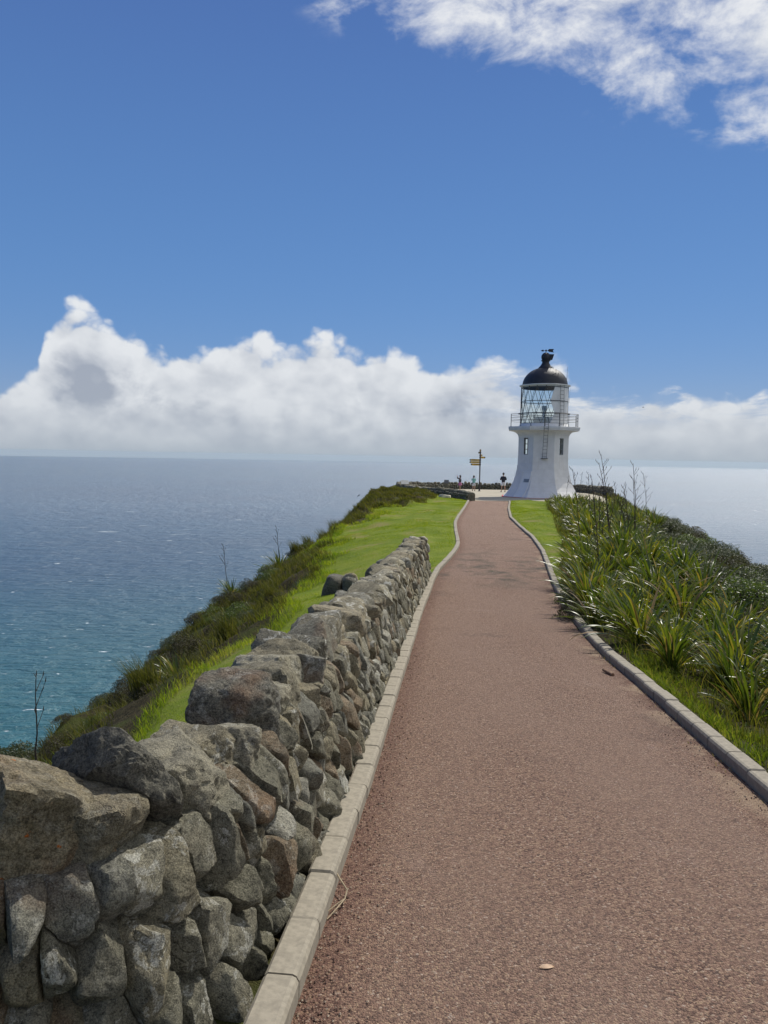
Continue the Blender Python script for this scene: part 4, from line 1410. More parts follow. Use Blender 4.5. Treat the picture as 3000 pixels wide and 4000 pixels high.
# ------------------------------------------------------------------ signpost
def signpost():
    yy = 70.5
    x = 8.72; z = float(G(yy)) + .02
    root = empty('signpost', (x, yy, z))
    tag(root, 'tall dark pole with yellow finger boards pointing left and right', 'signpost')
    q = MB(); q.lathe([(.14, -.3), (.14, .02), (.10, .05), (.075, .06)], 12); q.tube((0, 0, 0), (0, 0, .85), .078, 12); q.tube((0, 0, .85), (0, 0, 3.78), .056, 12); q.lathe([(.07, 3.78), (.07, 3.82), (.02, 3.87)], 10)
    q.build('pole', M['pole'], root, smooth=True)
    def board(z, L, h, ang, tip=.16):
        # flat board pointing along +x before rotation; the collar stays on the pole
        prof_ = [(.07, -h / 2), (L - tip, -h / 2), (L - tip * .35, -h * .36), (L, 0), (L - tip * .35, h * .36), (L - tip, h / 2), (.07, h / 2)]
        n = len(prof_); t_ = .018
        q = MB(); q.add([(a, -t_, b) for a, b in prof_] + [(a, t_, b) for a, b in prof_], [tuple(range(n)), tuple(range(n, 2 * n))[::-1]] + [(i, n + i, n + (i + 1) % n, (i + 1) % n) for i in range(n)])
        o = q.build('finger_board', M['sign_yellow'], root, (0, 0, z), rot=(0, 0, ang))
        q = MB(); q.add([(a, s * (t_ + .003), b) for s in (-1, 1) for a, b in ((L - tip * .9, -h * .46), (L - tip * .35, -h * .36), (L, 0), (L - tip * .35, h * .36), (L - tip * .9, h * .46))], [(0, 1, 2, 3, 4), (9, 8, 7, 6, 5), (0, 5, 6, 1), (1, 6, 7, 2), (2, 7, 8, 3), (3, 8, 9, 4), (4, 9, 5, 0)])
        q.build('dark_tip', M['sign_dark'], o)
        q = MB(); r3 = random.Random(int(z * 100))
        u = .14
        while u < L - tip - .14:
            wd = r3.uniform(.03, .06)
            for s in (-1, 1):
                q.box((u + wd / 2, s * (t_ + .002), r3.uniform(-.012, .012)), (wd, .004, h * r3.uniform(.34, .46)))
            u += wd + r3.uniform(.02, .05)
        tag(q.build('worn_lettering', M['sign_dark'], o), kind='stuff')
        q = MB(); q.tube((0, 0, -h * .38), (0, 0, h * .38), .082, 12); q.build('collar', M['pole'], o)
    board(3.00 - .14, .98, .175, R_(180 - 6)); board(2.66, 1.0, .175, R_(180 + 3)); board(2.45, .86, .175, R_(180 - 9))
    board(3.10, .66, .175, R_(38)); board(3.30, .62, .175, R_(66)); board(3.72 - .18, .60, .165, R_(100)); board(3.72, .60, .165, R_(262))
    return root
M['pole'] = m_plain('pole_paint', (.055, .045, .042), .6, var=.3)
M['sign_yellow'] = m_plain('sign_yellow', (.52, .34, .045), .55, var=.15)
M['sign_dark'] = m_plain('sign_dark', (.03, .028, .025), .6)
signpost()

# ------------------------------------------------------------------ information panels on the terrace wall
def info_panel(x, y, hz, wdt, label, face_mat, rz, plinth):
    z = float(G(y))
    root = empty('information_panel', (x, y, z), rz)
    tag(root, label, 'panel', None)
    q = MB(); q.box((0, 0, hz / 2), (wdt * .8, .42, hz)); 
    q.build('plinth', M['stone_dark'], root)
    rt = Matrix.Rotation(R_(48), 3, 'X')
    q = MB(); q.box((0, 0, hz + .14), (wdt, .44, .05), rot=rt); pn = q.build('panel_board', M[face_mat], root)
    q = MB(); q.box((0, .10, hz + .04), (.05, .05, .20)); q.build('bracket', M['iron'], root)
M['panel_light'] = m_plain('panel_light', (.42, .42, .38), .5, var=.15)
info_panel(1.72, 64.9, .68, .66, 'pale tilted information panel at the left corner of the terrace wall', 'panel_light', R_(8), True)
info_panel(5.85, 72.6, .66, .44, 'dark information panel on a stone plinth left of the girls', 'iron', R_(-8), True)

# ------------------------------------------------------------------ pale slab on the lawn
def lawn_slab():
    rr = random.Random(9)
    L, Fq = coping_rock(rr, .85, 1.1, .2, 3, .05, 12, .05)
    x, y = 4.1, 52.2
    z = float(ground_z(x, y))
    o = obj('stone_slab', np_mesh('stone_slab', L, [Fq], True, M['pale_slab']), None, (x, y, z + .06))
    tag(o, 'flat pale slab lying in the lawn before the dark terrace wall', 'slab')
M['pale_slab'] = m_plain('pale_concrete', (.58, .54, .42), .85, var=.15, scale=6., bump=.3)
lawn_slab()
# ------------------------------------------------------------------ people
def skin_mesh(name, joints, edges, mat, root_v=0, sub=2):
    """joints: {key:(x,y,z,r)} -> continuous skinned mesh"""
    keys = list(joints)
    idx = {k: i for i, k in enumerate(keys)}
    me = bpy.data.meshes.new(name)
    me.from_pydata([joints[k][:3] for k in keys], [(idx[a], idx[b]) for a, b in edges], [])
    o = bpy.data.objects.new(name, me)
    COL.objects.link(o)
    sm = o.modifiers.new('skin', 'SKIN')
    sm.use_smooth_shade = True
    sm.branch_smoothing = .6
    sl = me.skin_vertices[0].data if me.skin_vertices else None
    if sl is None:
        bm = bmesh.new(); bm.from_mesh(me); bm.verts.layers.skin.verify(); bm.to_mesh(me); bm.free()
        sl = me.skin_vertices[0].data
    for k in keys:
        r = joints[k][3]
        sl[idx[k]].radius = (r, r) if not isinstance(r, tuple) else r
        sl[idx[k]].use_root = (idx[k] == root_v)
    sb = o.modifiers.new('sub', 'SUBSURF'); sb.levels = sub; sb.render_levels = sub
    bpy.context.view_layer.update()
    dg = bpy.context.evaluated_depsgraph_get()
    m2 = bpy.data.meshes.new_from_object(o.evaluated_get(dg))
    m2.name = name
    bpy.data.objects.remove(o)
    m2.materials.clear(); m2.materials.append(mat)
    m2.polygons.foreach_set('use_smooth', np.ones(len(m2.polygons), dtype=bool))
    return m2

def person(x, y, h, rz, arms, mats, label, bottom='shorts', hairlen=.0, stance=.10, hunch=0.):
    s = h / 1.75
    z = float(G(y)) + .024
    root = empty('person', (x, y, z), rz)
    tag(root, label, 'person', 'people on the terrace')
    J = {'pelvis': (0, 0, .96, .135), 'waist': (0, .0, 1.10, .125), 'chest': (0, .02 + hunch * .3, 1.30, .145), 'neckb': (0, .02 + hunch * .6, 1.46, .085), 'neck': (0, .03 + hunch, 1.53, .052),
         'head0': (0, .05 + hunch, 1.60, .070), 'head1': (0, .05 + hunch, 1.675, .086), 'head2': (0, .045 + hunch, 1.73, .062), 'nose': (0, .138 + hunch, 1.645, .012)}
    E_ = [('pelvis', 'waist'), ('waist', 'chest'), ('chest', 'neckb'), ('neckb', 'neck'), ('neck', 'head0'), ('head0', 'head1'), ('head1', 'head2'), ('head1', 'nose')]
    for sg, n_ in ((-1, 'l'), (1, 'r')):
        J['hip' + n_] = (sg * .095, 0, .90, .095); J['knee' + n_] = (sg * (.10 + stance * .4), .02, .50, .058); J['calf' + n_] = (sg * (.10 + stance * .55), .0, .36, .055); J['ankle' + n_] = (sg * (.10 + stance * .8), -.01, .09, .038)
        J['heel' + n_] = (sg * (.10 + stance * .8), -.03, .045, .036); J['toe' + n_] = (sg * (.115 + stance * .9), .16, .03, .028)
        E_ += [('pelvis', 'hip' + n_), ('hip' + n_, 'knee' + n_), ('knee' + n_, 'calf' + n_), ('calf' + n_, 'ankle' + n_), ('ankle' + n_, 'heel' + n_), ('heel' + n_, 'toe' + n_)]
        J['sh' + n_] = (sg * .185, .01 + hunch * .5, 1.425, .062)
        el_, wr_ = arms[n_]
        J['el' + n_] = (sg * el_[0], el_[1], el_[2], .042); J['wr' + n_] = (sg * wr_[0], wr_[1], wr_[2], .028)
        d = (Vector(J['wr' + n_][:3]) - Vector(J['el' + n_][:3])).normalized()
        pm = Vector(J['wr' + n_][:3]) + d * .075
        J['palm' + n_] = (*pm, .033)
        E_ += [('chest', 'sh' + n_), ('sh' + n_, 'el' + n_), ('el' + n_, 'wr' + n_), ('wr' + n_, 'palm' + n_)]
        side = d.cross(Vector((0, 0, 1))).normalized() if abs(d.z) < .95 else Vector((1, 0, 0))
        for f_, (off, ln) in enumerate(((-.028, .065), (-.010, .078), (.010, .072), (.028, .055))):
            b_ = pm + d * .03 + side * off
            J['f%d%s' % (f_, n_)] = (*(b_ + d * ln * .5), .009); J['g%d%s' % (f_, n_)] = (*(b_ + d * ln + Vector((0, 0, -.012))), .008)
            E_ += [('palm' + n_, 'f%d%s' % (f_, n_)), ('f%d%s' % (f_, n_), 'g%d%s' % (f_, n_))]
        th = Vector(J['wr' + n_][:3]) + d * .03
        J['t0' + n_] = (*(th + side * -.045 * sg + d * .02), .011); J['t1' + n_] = (*(th + side * -.058 * sg + d * .055), .009)
        E_ += [('wr' + n_, 't0' + n_), ('t0' + n_, 't1' + n_)]
    sc = lambda D_: {k: (v[0] * s, v[1] * s, v[2] * s, v[3] * s) for k, v in D_.items()}
    body = obj('body', skin_mesh('body', sc(J), E_, M['skin']), root)
    # shirt
    big = lambda k, r, dz=0.: (J[k][0], J[k][1], J[k][2] + dz, r)
    S = {'hem': (0, 0, .92, .20), 'waist': big('waist', .19), 'chest': big('chest', .205), 'col': big('neckb', .10, .0)}
    SE = [('waist', 'hem'), ('waist', 'chest'), ('chest', 'col')]
    for n_ in 'lr':
        S['sh' + n_] = big('sh' + n_, .092)
        a_, b_ = Vector(J['sh' + n_][:3]), Vector(J['el' + n_][:3])
        S['el' + n_] = (*b_, .07)
        SE += [('chest', 'sh' + n_), ('sh' + n_, 'el' + n_)]
        if mats.get('long'):
            w_ = Vector(J['el' + n_][:3]).lerp(Vector(J['wr' + n_][:3]), .85)
            S['wr' + n_] = (*w_, .042)
            SE += [('el' + n_, 'wr' + n_)]
    obj('shirt', skin_mesh('shirt', sc(S), SE, mats['top'], 1), root)
    if bottom == 'shorts':
        B = {'top': (0, 0, 1.0, .17), 'pel': (0, 0, .92, .19)}
        BE = [('pel', 'top')]
        for sg, n_ in ((-1, 'l'), (1, 'r')):
            k = Vector(J['hip' + n_][:3]).lerp(Vector(J['knee' + n_][:3]), .85)
            B['h' + n_] = (sg * .11, 0, .86, .135); B['k' + n_] = (*k, .115)
            BE += [('pel', 'h' + n_), ('h' + n_, 'k' + n_)]
        obj('shorts', skin_mesh('shorts', sc(B), BE, mats['bottom'], 1), root)
    else:
        q = MB(); q.lathe([(.145 * s, 1.02 * s), (.17 * s, .92 * s), (.21 * s, .75 * s), (.235 * s, .62 * s), (.20 * s, .64 * s)], 20, cap=True)
        q.build('skirt', mats['bottom'], root, smooth=True)
    hd = Vector((0, .035 + hunch, 1.685)) * s
    V, F = ico(3)
    P = V * np.array([.105, .122, .118]) * s * (1 + .05 * fbm(V * 3, 5, 3))[:, None]
    P[:, 2] += np.where(P[:, 1] > .03 * s, np.maximum(0, (.02 * s - P[:, 2])) * .95, 0)
    back = (P[:, 1] < .01 * s) & (P[:, 2] < 0)
    P[:, 2] = np.where(back, P[:, 2] * (1 + hairlen), P[:, 2])
    obj('hair', np_mesh('hair', P, [F], True, mats['hair']), root, hd + Vector((0, -.012, .012)) * s)
    for n_ in 'lr':
        a_ = Vector(J['heel' + n_][:3]) * s
        L = np.array(ico(2)[0]) * np.array([.052, .145, .05]) * s
        L[:, 2] = np.maximum(L[:, 2], -.036 * s)
        L += np.array([a_.x, a_.y + .085 * s, .04 * s])
        obj('shoe', np_mesh('shoe', L, [ico(2)[1]], True, mats['shoe']), root)
    return root
M['skin'] = m_plain('skin', (.42, .24, .17), .55)
M['hair_dark'] = m_plain('dark_hair', (.018, .014, .012), .6)
M['hair_brown'] = m_plain('brown_hair', (.07, .038, .022), .6)
M['navy'] = m_plain('navy_cloth', (.016, .019, .032), .85, var=.2)
M['white_cloth'] = m_plain('white_cloth', (.62, .63, .66), .85, var=.06)
M['teal_cloth'] = m_plain('pale_teal_cloth', (.22, .46, .42), .85, var=.1)
M['pink_cloth'] = m_plain('pink_cloth', (.42, .16, .27), .85, var=.12)
M['grey_cloth'] = m_plain('dark_grey_cloth', (.05, .045, .06), .85, var=.12)
M['shoe'] = m_plain('dark_shoe', (.03, .028, .028), .7)
person(10.72, 69.3, 1.70, R_(4), {'l': ((.27, .02, 1.14), (.16, .24, 1.12)), 'r': ((.27, .02, 1.14), (.16, .24, 1.12))},
       {'top': M['navy'], 'bottom': M['white_cloth'], 'hair': M['hair_dark'], 'shoe': M['shoe'], 'long': True}, 'person in navy top and white shorts standing beside the lighthouse, back turned', hunch=.02)
person(8.28, 71.2, 1.40, R_(8), {'l': ((.23, .12, 1.22), (.07, .24, 1.50)), 'r': ((.23, .12, 1.22), (.07, .24, 1.50))},
       {'top': M['teal_cloth'], 'bottom': M['white_cloth'], 'hair': M['hair_brown'], 'shoe': M['shoe']}, 'person in pale teal top standing just left of the signpost', 'shorts', .5, .04)
person(7.02, 71.4, 1.40, R_(78), {'l': ((.20, .30, 1.44), (.07, .34, 1.66)), 'r': ((.20, .30, 1.44), (.07, .34, 1.66))},
       {'top': M['grey_cloth'], 'bottom': M['pink_cloth'], 'hair': M['hair_dark'], 'shoe': M['shoe'], 'long': True}, 'person in dark top and pink skirt raising a camera to the left', 'skirt', .9, .05, -.03)

# ------------------------------------------------------------------ birds
def bird(loc, span, rz, label):
    root = empty('bird', loc, rz)
    root.rotation_euler = (R_(12), R_(-38), rz)
    tag(root, label, 'bird')
    V, F = ico(2)
    P = V * np.array([.09, .30, .09]) * span
    P[:, :] *= (1 - .5 * np.clip(-V[:, 1:2], 0, 1))
    obj('body', np_mesh('body', P, [F], True, M['bird']), root)
    for s in (-1, 1):
        q = MB()
        pr = [(0, .10, .02), (.25, .14, .10), (.5, .02, .06), (.26, -.02, .09), (0, -.08, .02)]
        q.add([(s * a * span, b * span, c_ * span + .012 * span) for a, b, c_ in pr] + [(s * a * span, b * span, c_ * span - .006 * span) for a, b, c_ in pr], [(0, 1, 3, 4), (1, 2, 3), (5, 9, 8, 6), (6, 8, 7), (0, 5, 6, 1), (1, 6, 7, 2), (2, 7, 8, 3), (3, 8, 9, 4)])
        q.build('wing', M['bird'], root)
    q = MB(); q.add([(-.05 * span, -.22 * span, 0), (.05 * span, -.22 * span, 0), (.08 * span, -.40 * span, .005), (-.08 * span, -.40 * span, .005), (0, -.3 * span, .03 * span)], [(0, 1, 2, 3), (0, 4, 1), (1, 4, 2), (2, 4, 3), (3, 4, 0)])
    q.build('tail', M['bird'], root)
M['bird'] = m_plain('dark_feathers', (.035, .032, .03), .7)
bird((53.2, 160., 12.6), .62, R_(60), 'small dark bird flying before the clouds right of the lighthouse')
bird((-3.0, 90., -3.05), .55, R_(-50), 'small dark bird flying over the sea left of the green knoll')

# ------------------------------------------------------------------ things lying on the path
def path_bits():
    q = MB()
    n = 8
    up, lo = [], []
    for i in range(n + 1):
        u = i / n
        w_ = .009 * math.sin(math.pi * min(1, u * 1.02)) + .0005
        zc = .003 + .003 * math.sin(math.pi * u)
        up.append(((u - .5) * .06, w_, zc + .004)); lo.append(((u - .5) * .06, -w_, zc))
    vs_ = up + lo
    q.add(vs_ + [(a, b, c_ - .0015) for a, b, c_ in vs_], [(i, i + 1, n + 2 + i, n + 1 + i) for i in range(n)] + [(2 * n + 2 + i, 3 * n + 3 + i, 3 * n + 4 + i, 2 * n + 3 + i) for i in range(n)])
    o = q.build('dry_leaf', m_plain('dry_leaf', (.44, .28, .16), .6, var=.2, scale=60.), None, (.61, 2.62, float(G(2.62)) + .0150), rot=(0, 0, R_(8)))
    tag(o, 'pale dry leaf lying on the red path', 'leaf')
    q = MB()
    b0 = float(G(3.15)) + .012
    pts = [Vector((-.19, 3.28, b0 + .03)), Vector((-.165, 3.20, b0 + .035)), Vector((-.128, 3.12, b0 + .03)), Vector((-.135, 3.07, b0 + .02)), Vector((-.165, 3.01, b0 + .015)), Vector((-.20, 2.95, b0 + .006))]
    ctr = Vector((-.16, 3.1, b0))
    q.path([p - ctr for p in pts], .004, 6, .0025)
    q.path([pts[3] - ctr, Vector((-.17, 3.04, b0 + .012)) - ctr, Vector((-.205, 2.99, b0 + .01)) - ctr], .004, 5, .002)
    o = q.build('twig', m_plain('pale_twig', (.30, .24, .15), .8, var=.2, scale=40.), None, ctr)
    tag(o, 'bent pale twig caught on the left kerb', 'twig')
    q = MB()
    q.tube((0, -.10, .022), (0, .10, .022), .020, 8, .017)
    o = q.build('stick', m_plain('brown_stick', (.20, .115, .065), .8, var=.3, scale=30.), None, (2.39, 7.95, float(G(7.95)) + .004), smooth=True, rot=(0, 0, R_(12)))
    tag(o, 'short brown stick lying on the path near the right kerb', 'stick')
path_bits()
# ------------------------------------------------------------------ grass
def blades(pos, h, wd, lean, seed, curl=.5):
    """one mesh of bent blades: 5 points each"""
    n = len(pos)
    r2 = np.random.default_rng(seed)
    a = r2.uniform(0, 2 * np.pi, n)
    side = np.stack([np.cos(a), np.sin(a), np.zeros(n)], 1) * (wd / 2)[:, None]
    la = r2.uniform(0, 2 * np.pi, n)
    ld = np.stack([np.cos(la), np.sin(la), np.zeros(n)], 1) * (h * curl * r2.uniform(.1, 1., n))[:, None] + lean * h[:, None]
    up = np.zeros((n, 3)); up[:, 2] = h
    mid = pos + up * .55 + ld * .35
    tip = pos + up * .96 + ld
    V = np.stack([pos - side, pos + side, mid - side * .8, mid + side * .8, tip], 1).reshape(-1, 3)
    b = np.arange(n)[:, None] * 5
    Q = b + np.array([[0, 1, 3, 2]])
    T = b + np.array([[2, 3, 4]])
    tone = np.repeat(r2.random(n), 5)
    return V, [Q, T], tone
def scatter(n, x0, x1, y0, y1, keep, seed, ypow=1.0):
    r2 = np.random.default_rng(seed)
    y = y0 + (y1 - y0) * r2.random(n) ** ypow
    x = x0 + (x1 - x0) * r2.random(n)
    k = keep(x, y, r2)
    return x[k], y[k]
def grass_obj(name, label, cat, x, y, h, wd, mat, seed, lean=(0, 0, 0), curl=.5, zoff=-.01):
    pos = np.stack([x, y, ground_z(x, y) + zoff], 1)
    V, F, tone = blades(pos, h, wd, np.array(lean)[None], seed, curl)
    me = np_mesh(name, V, F, True, mat)
    set_attr(me, 'tone', tone)
    return tag(obj(name, me), label, cat, kind='stuff')
def clear_of_built(x, y):
    X, _ = controls(y)
    return ~on_terrace(x, y) & ((x < X[..., 7] - .02) | (x > X[..., 10] + .02))
r0 = np.random.default_rng(99)
x, y = scatter(420000, -5, 12, 3, 52, lambda x, y, r: (lawn_mask(x, y) > r.uniform(.15, .9, len(x))) & clear_of_built(x, y) & ((x < Lx(y)) | (y > 15)), 1, 1.25)
far = np.clip(y / 14, 1, 3.2)
patch = .6 + .5 * fbm2(x * .8, y * .8, 77, 3)
grass_obj('lawn_grass', 'short bright green lawn grass on both sides of the path', 'grass', x, y, r0.uniform(.022, .055, len(x)) * np.clip(patch, .35, 1.4), r0.uniform(.006, .010, len(x)) * far, M['grass'], 5, (-.15, -.1, 0), .7)
# longer grass at the foot of the wall and the lawn's outer edge
x, y = scatter(120000, -5, 1.0, 3, 46, lambda x, y, r: (np.abs(lawn_mask(x, y) - .5) < .47) & clear_of_built(x, y) & (x < Lx(y)), 2, 1.2)
grass_obj('rank_grass', 'longer rank grass along the outer edge of the left lawn', 'grass', x, y, r0.uniform(.05, .17, len(x)), r0.uniform(.007, .012, len(x)) * np.clip(y / 14, 1, 3), M['grass'], 6, (-.2, -.1, 0), .8)
# rough grass over the left slope and the green knoll
def slope_keep(x, y, r):
    X, _ = controls(y)
    tuft = fbm2(x * 1.1, y * 1.1, 41, 3)
    return (x < X[..., 6] + .5) & (x > X[..., 4] - .5) & (lawn_mask(x, y) < .6) & (tuft > r.uniform(-.55, .5, len(x)))
x, y = scatter(230000, -10, 3.5, 8, 62, slope_keep, 3, 1.0)
kn = np.clip((y - 41) / 5, 0, 1)
grass_obj('slope_grass', 'rough olive grass covering the steep left slope', 'grass', x, y, r0.uniform(.10, .34, len(x)) * (1 - .45 * kn), r0.uniform(.008, .016, len(x)) * np.clip(y / 18, 1, 2.6), M['rough_grass'], 7, (-.35, -.1, 0), .8)
x, y = scatter(60000, -2.5, 4.2, 41, 66, lambda x, y, r: (lawn_mask(x, y) < .85) & clear_of_built(x, y) & (x > controls(y)[0][..., 4]) & (fbm2(x * .9, y * .9, 43, 3) > r.uniform(-.5, .35, len(x))), 31)
grass_obj('knoll_grass', 'tufted green grass on the knoll below the terrace wall', 'grass', x, y, r0.uniform(.07, .22, len(x)), r0.uniform(.02, .035, len(x)), M['rough_grass'], 17, (-.4, -.2, 0), .8)  # dark material puts the shaded knoll face into the grass colour
# ground cover under the flax on the right
x, y = scatter(90000, 2.3, 18, 2.5, 62, lambda x, y, r: (x > Rx(y) + .2) & clear_of_built(x, y) & (x < controls(y)[0][..., 13]) & (lawn_mask(x, y) < .9), 4, 1.3)
grass_obj('flax_bed_grass', 'rough undergrowth grass between the flax plants on the right', 'grass', x, y, r0.uniform(.08, .30, len(x)), r0.uniform(.007, .013, len(x)) * np.clip(y / 12, 1, 3), M['rough_grass'], 8, (-.1, 0, 0), .8)
# green weeds just behind the right kerb, dry wisps in front of it
x, y = scatter(34000, 2.2, 3.9, 2.6, 10, lambda x, y, r: (x > Rx(y) + KW + .04) & (x < Rx(y) + KW + .1 + r.uniform(.1, .95, len(x)) ) & (fbm2(x * 2, y * 2, 61, 3) > r.uniform(-.8, .3, len(x))), 5, 1.0)
grass_obj('kerbside_weeds', 'low bright green weeds behind the right kerb', 'weeds', x, y, r0.uniform(.03, .12, len(x)), r0.uniform(.006, .014, len(x)), M['weeds'], 9, (-.2, -.1, 0), 1.0)
x, y = scatter(9000, 1.7, 3.2, 2.8, 12, lambda x, y, r: (x < Rx(y) - .003) & (x > Rx(y) - r.exponential(.035, len(x))) & (fbm2(x * 3, y * 3, 63, 3) > -.1), 6, 1.0)
pos = np.stack([x, y, G(y) + .002], 1)
V, F, tone = blades(pos, r0.uniform(.008, .035, len(x)), r0.uniform(.003, .006, len(x)), np.array([[-.2, 0, 0]]), 10, 1.4)
me = np_mesh('dry_wisps', V, F, True, M['dry_grass']); set_attr(me, 'tone', tone)
tag(obj('dry_wisps', me), 'dry grass wisps along the foot of the right kerb', 'grass', kind='stuff')

# ------------------------------------------------------------------ flax
def flax_leaf(bend, twist, seg=9, wd=.026, L=1.0, stiff=.0):
    """leaf rooted at the origin leaning towards +x; V section; returns verts, faces"""
    V = []
    p = np.array([0., 0.]); a = R_(84)
    for i in range(seg + 1):
        u = i / seg
        w_ = wd * (.55 + .45 * min(1, u * 5)) * (1 - max(0, (u - .55) / .45) ** 1.7) + .0008
        fold = .55 * (1 - u * .6)
        tw = twist * u
        sx = math.sin(tw)
        nz = np.array([-math.sin(a), math.cos(a)])
        for s in (-1, 0, 1):
            yv = s * w_ * math.cos(tw)
            off = abs(s) * w_ * fold + s * w_ * sx
            V.append((p[0] + nz[0] * off, yv, p[1] + nz[1] * off))
        st = L / seg
        p = p + np.array([math.cos(a), math.sin(a)]) * st
        a -= bend / seg * (.25 + 1.5 * u ** (1.2 + stiff))
    F = []
    for i in range(seg):
        for j in range(2):
            F.append((i * 3 + j, i * 3 + j + 1, i * 3 + 4 + j, i * 3 + 3 + j))
    return np.array(V), np.array(F)
LEAF = []
for k in range(12):
    bend = R_([18, 30, 45, 60, 75, 90, 105, 120, 135, 55, 80, 150][k])
    V, F = flax_leaf(bend, R_([0, 15, -20, 25, -15, 35, -35, 20, -25, 60, -70, 40][k]), 10 if k > 3 else 7, wd=.0165, stiff=[0, 0, .2, .4, .6, .6, .8, .8, 1., 2.0, 2.4, 1.2][k])
    LEAF.append((V, F))
LEAF_ME = [np_mesh('leaf', V, [F], True, M['flax']) for V, F in LEAF]
LEAF_DEAD = [np_mesh('dead_leaf', V, [F], True, M['dead_leaf']) for V, F in LEAF]
def leaf_set(rr, n, wind):
    """(mesh index, azimuth, outward tilt, length, width factor, base xy)"""
    out = []
    for i in range(n):
        u = rr.random()
        k = min(11, int(rr.triangular(0, 11.99, 4 + 3 * u)))
        a = rr.uniform(0, 2 * math.pi)
        if rr.random() < .35: a = wind + rr.gauss(0, .7)
        tilt = rr.uniform(-.05, .75) * (.5 + u)
        Lg = rr.uniform(.75, 1.45)
        rb = rr.uniform(0, .16)
        ab = a + rr.gauss(0, .6)
        out.append((k, a, tilt, Lg, rr.uniform(.75, 1.35), (rb * math.cos(ab), rb * math.sin(ab))))
    return out
def leaf_matrix(sp, size):
    k, a, tilt, Lg, wf, (bx, by) = sp
    return Matrix.Translation((bx * size, by * size, -.05)) @ Matrix.Rotation(a, 4, 'Z') @ Matrix.Rotation(tilt, 4, 'Y') @ Matrix.Diagonal((Lg * size, Lg * size * wf * 1.0, Lg * size, 1))
def flax_crown_mesh(rr, n, wind):
    VV, FF, TT, k0 = [], [], [], 0
    for sp in leaf_set(rr, n, wind):
        V, F = LEAF[sp[0]]
        Mx = np.array(leaf_matrix(sp, 1.0))
        VV.append(V @ Mx[:3, :3].T + Mx[:3, 3]); FF.append(F + k0); k0 += len(V); TT.append(np.full(len(V), rr.random()))
    me = np_mesh('leaves', np.concatenate(VV), [np.concatenate(FF)], True, M['flax'])
    set_attr(me, 'tone', np.concatenate(TT))
    return me
rrf = random.Random(77)
WIND = R_(195)
CROWNS = [flax_crown_mesh(rrf, 92, WIND) for _ in range(6)]
def stalk_mesh(rr, h, pods=9):
    q = MB()
    lean = Vector((rr.uniform(-.25, .12), rr.uniform(-.12, .12), 0))
    pts = [Vector((0, 0, 0)) + lean * h * (i / 6) ** 1.6 + Vector((rr.uniform(-.012, .012), rr.uniform(-.012, .012), h * i / 6)) for i in range(7)]
    q.path(pts, .012, 6, .005)
    for i in range(pods):
        u = .55 + .45 * (i + rr.random()) / pods
        j = min(5, int(u * 6)); p = pts[j].lerp(pts[j + 1], u * 6 - j)
        a = rr.uniform(0, 6.283); ln = rr.uniform(.06, .22) * (1.25 - u)  * 1.6
        e = p + Vector((math.cos(a) * ln, math.sin(a) * ln, ln * rr.uniform(.8, 1.5)))
        q.tube(p, e, .005, 5, .003)
        q.tube(e, e + Vector((math.cos(a) * .012, math.sin(a) * .012, .055)), .008, 5, .002)
        if rr.random() < .6:
            m_ = p.lerp(e, .6); q.tube(m_, m_ + Vector((rr.uniform(-.03, .03), rr.uniform(-.03, .03), .05)), .006, 5, .002)
    return q
STALKS = []
for h in (1.5, 1.9, 2.3, 2.7, 2.1):
    o = stalk_mesh(rrf, h).build('flower_stalk', M['stalk']); STALKS.append(o.data); bpy.data.objects.remove(o)
def where_words(x, y):
    if y < 9: return 'nearest the camera'
    if y < 15: return 'beside the narrow part of the path'
    if y < 24: return 'by the end of the right lawn'
    if y < 36: return 'along the middle of the right lawn'
    return 'in front of the lighthouse'
def flax_plant(x, y, size, label, group=None, detail=False, stalks=0, n=58, rz=None):
    size *= .82
    z = float(ground_z(x, y))
    root = empty('flax_plant', (x, y, z), 0)
    tag(root, label, 'plant', group)
    if detail:
        for sp in leaf_set(rrf, n, WIND):
            dead = sp[0] > 4 and rrf.random() < .16
            o = bpy.data.objects.new('leaf', (LEAF_DEAD if dead else LEAF_ME)[sp[0]])
            if dead: o['label'] = 'dry tan flax leaf'
            COL.objects.link(o); o.parent = root
            o.matrix_local = leaf_matrix(sp, size)
    else:
        o = bpy.data.objects.new('leaves', rrf.choice(CROWNS))
        COL.objects.link(o); o.parent = root
        o.rotation_euler = (0, 0, rrf.uniform(-.8, .8)); o.scale = (size,) * 3
        o['kind'] = 'stuff'
    for k in range(stalks):
        s = bpy.data.objects.new('flower_stalk', rrf.choice(STALKS))
        COL.objects.link(s); s.parent = root
        s.location = (rrf.uniform(-.2, .2), rrf.uniform(-.2, .2), -.05)
        s.rotation_euler = (0, rrf.uniform(-.12, .04), rrf.uniform(-1, 1)); sc_ = rrf.uniform(.8, 1.05); s.scale = (1., 1., sc_)
    return root
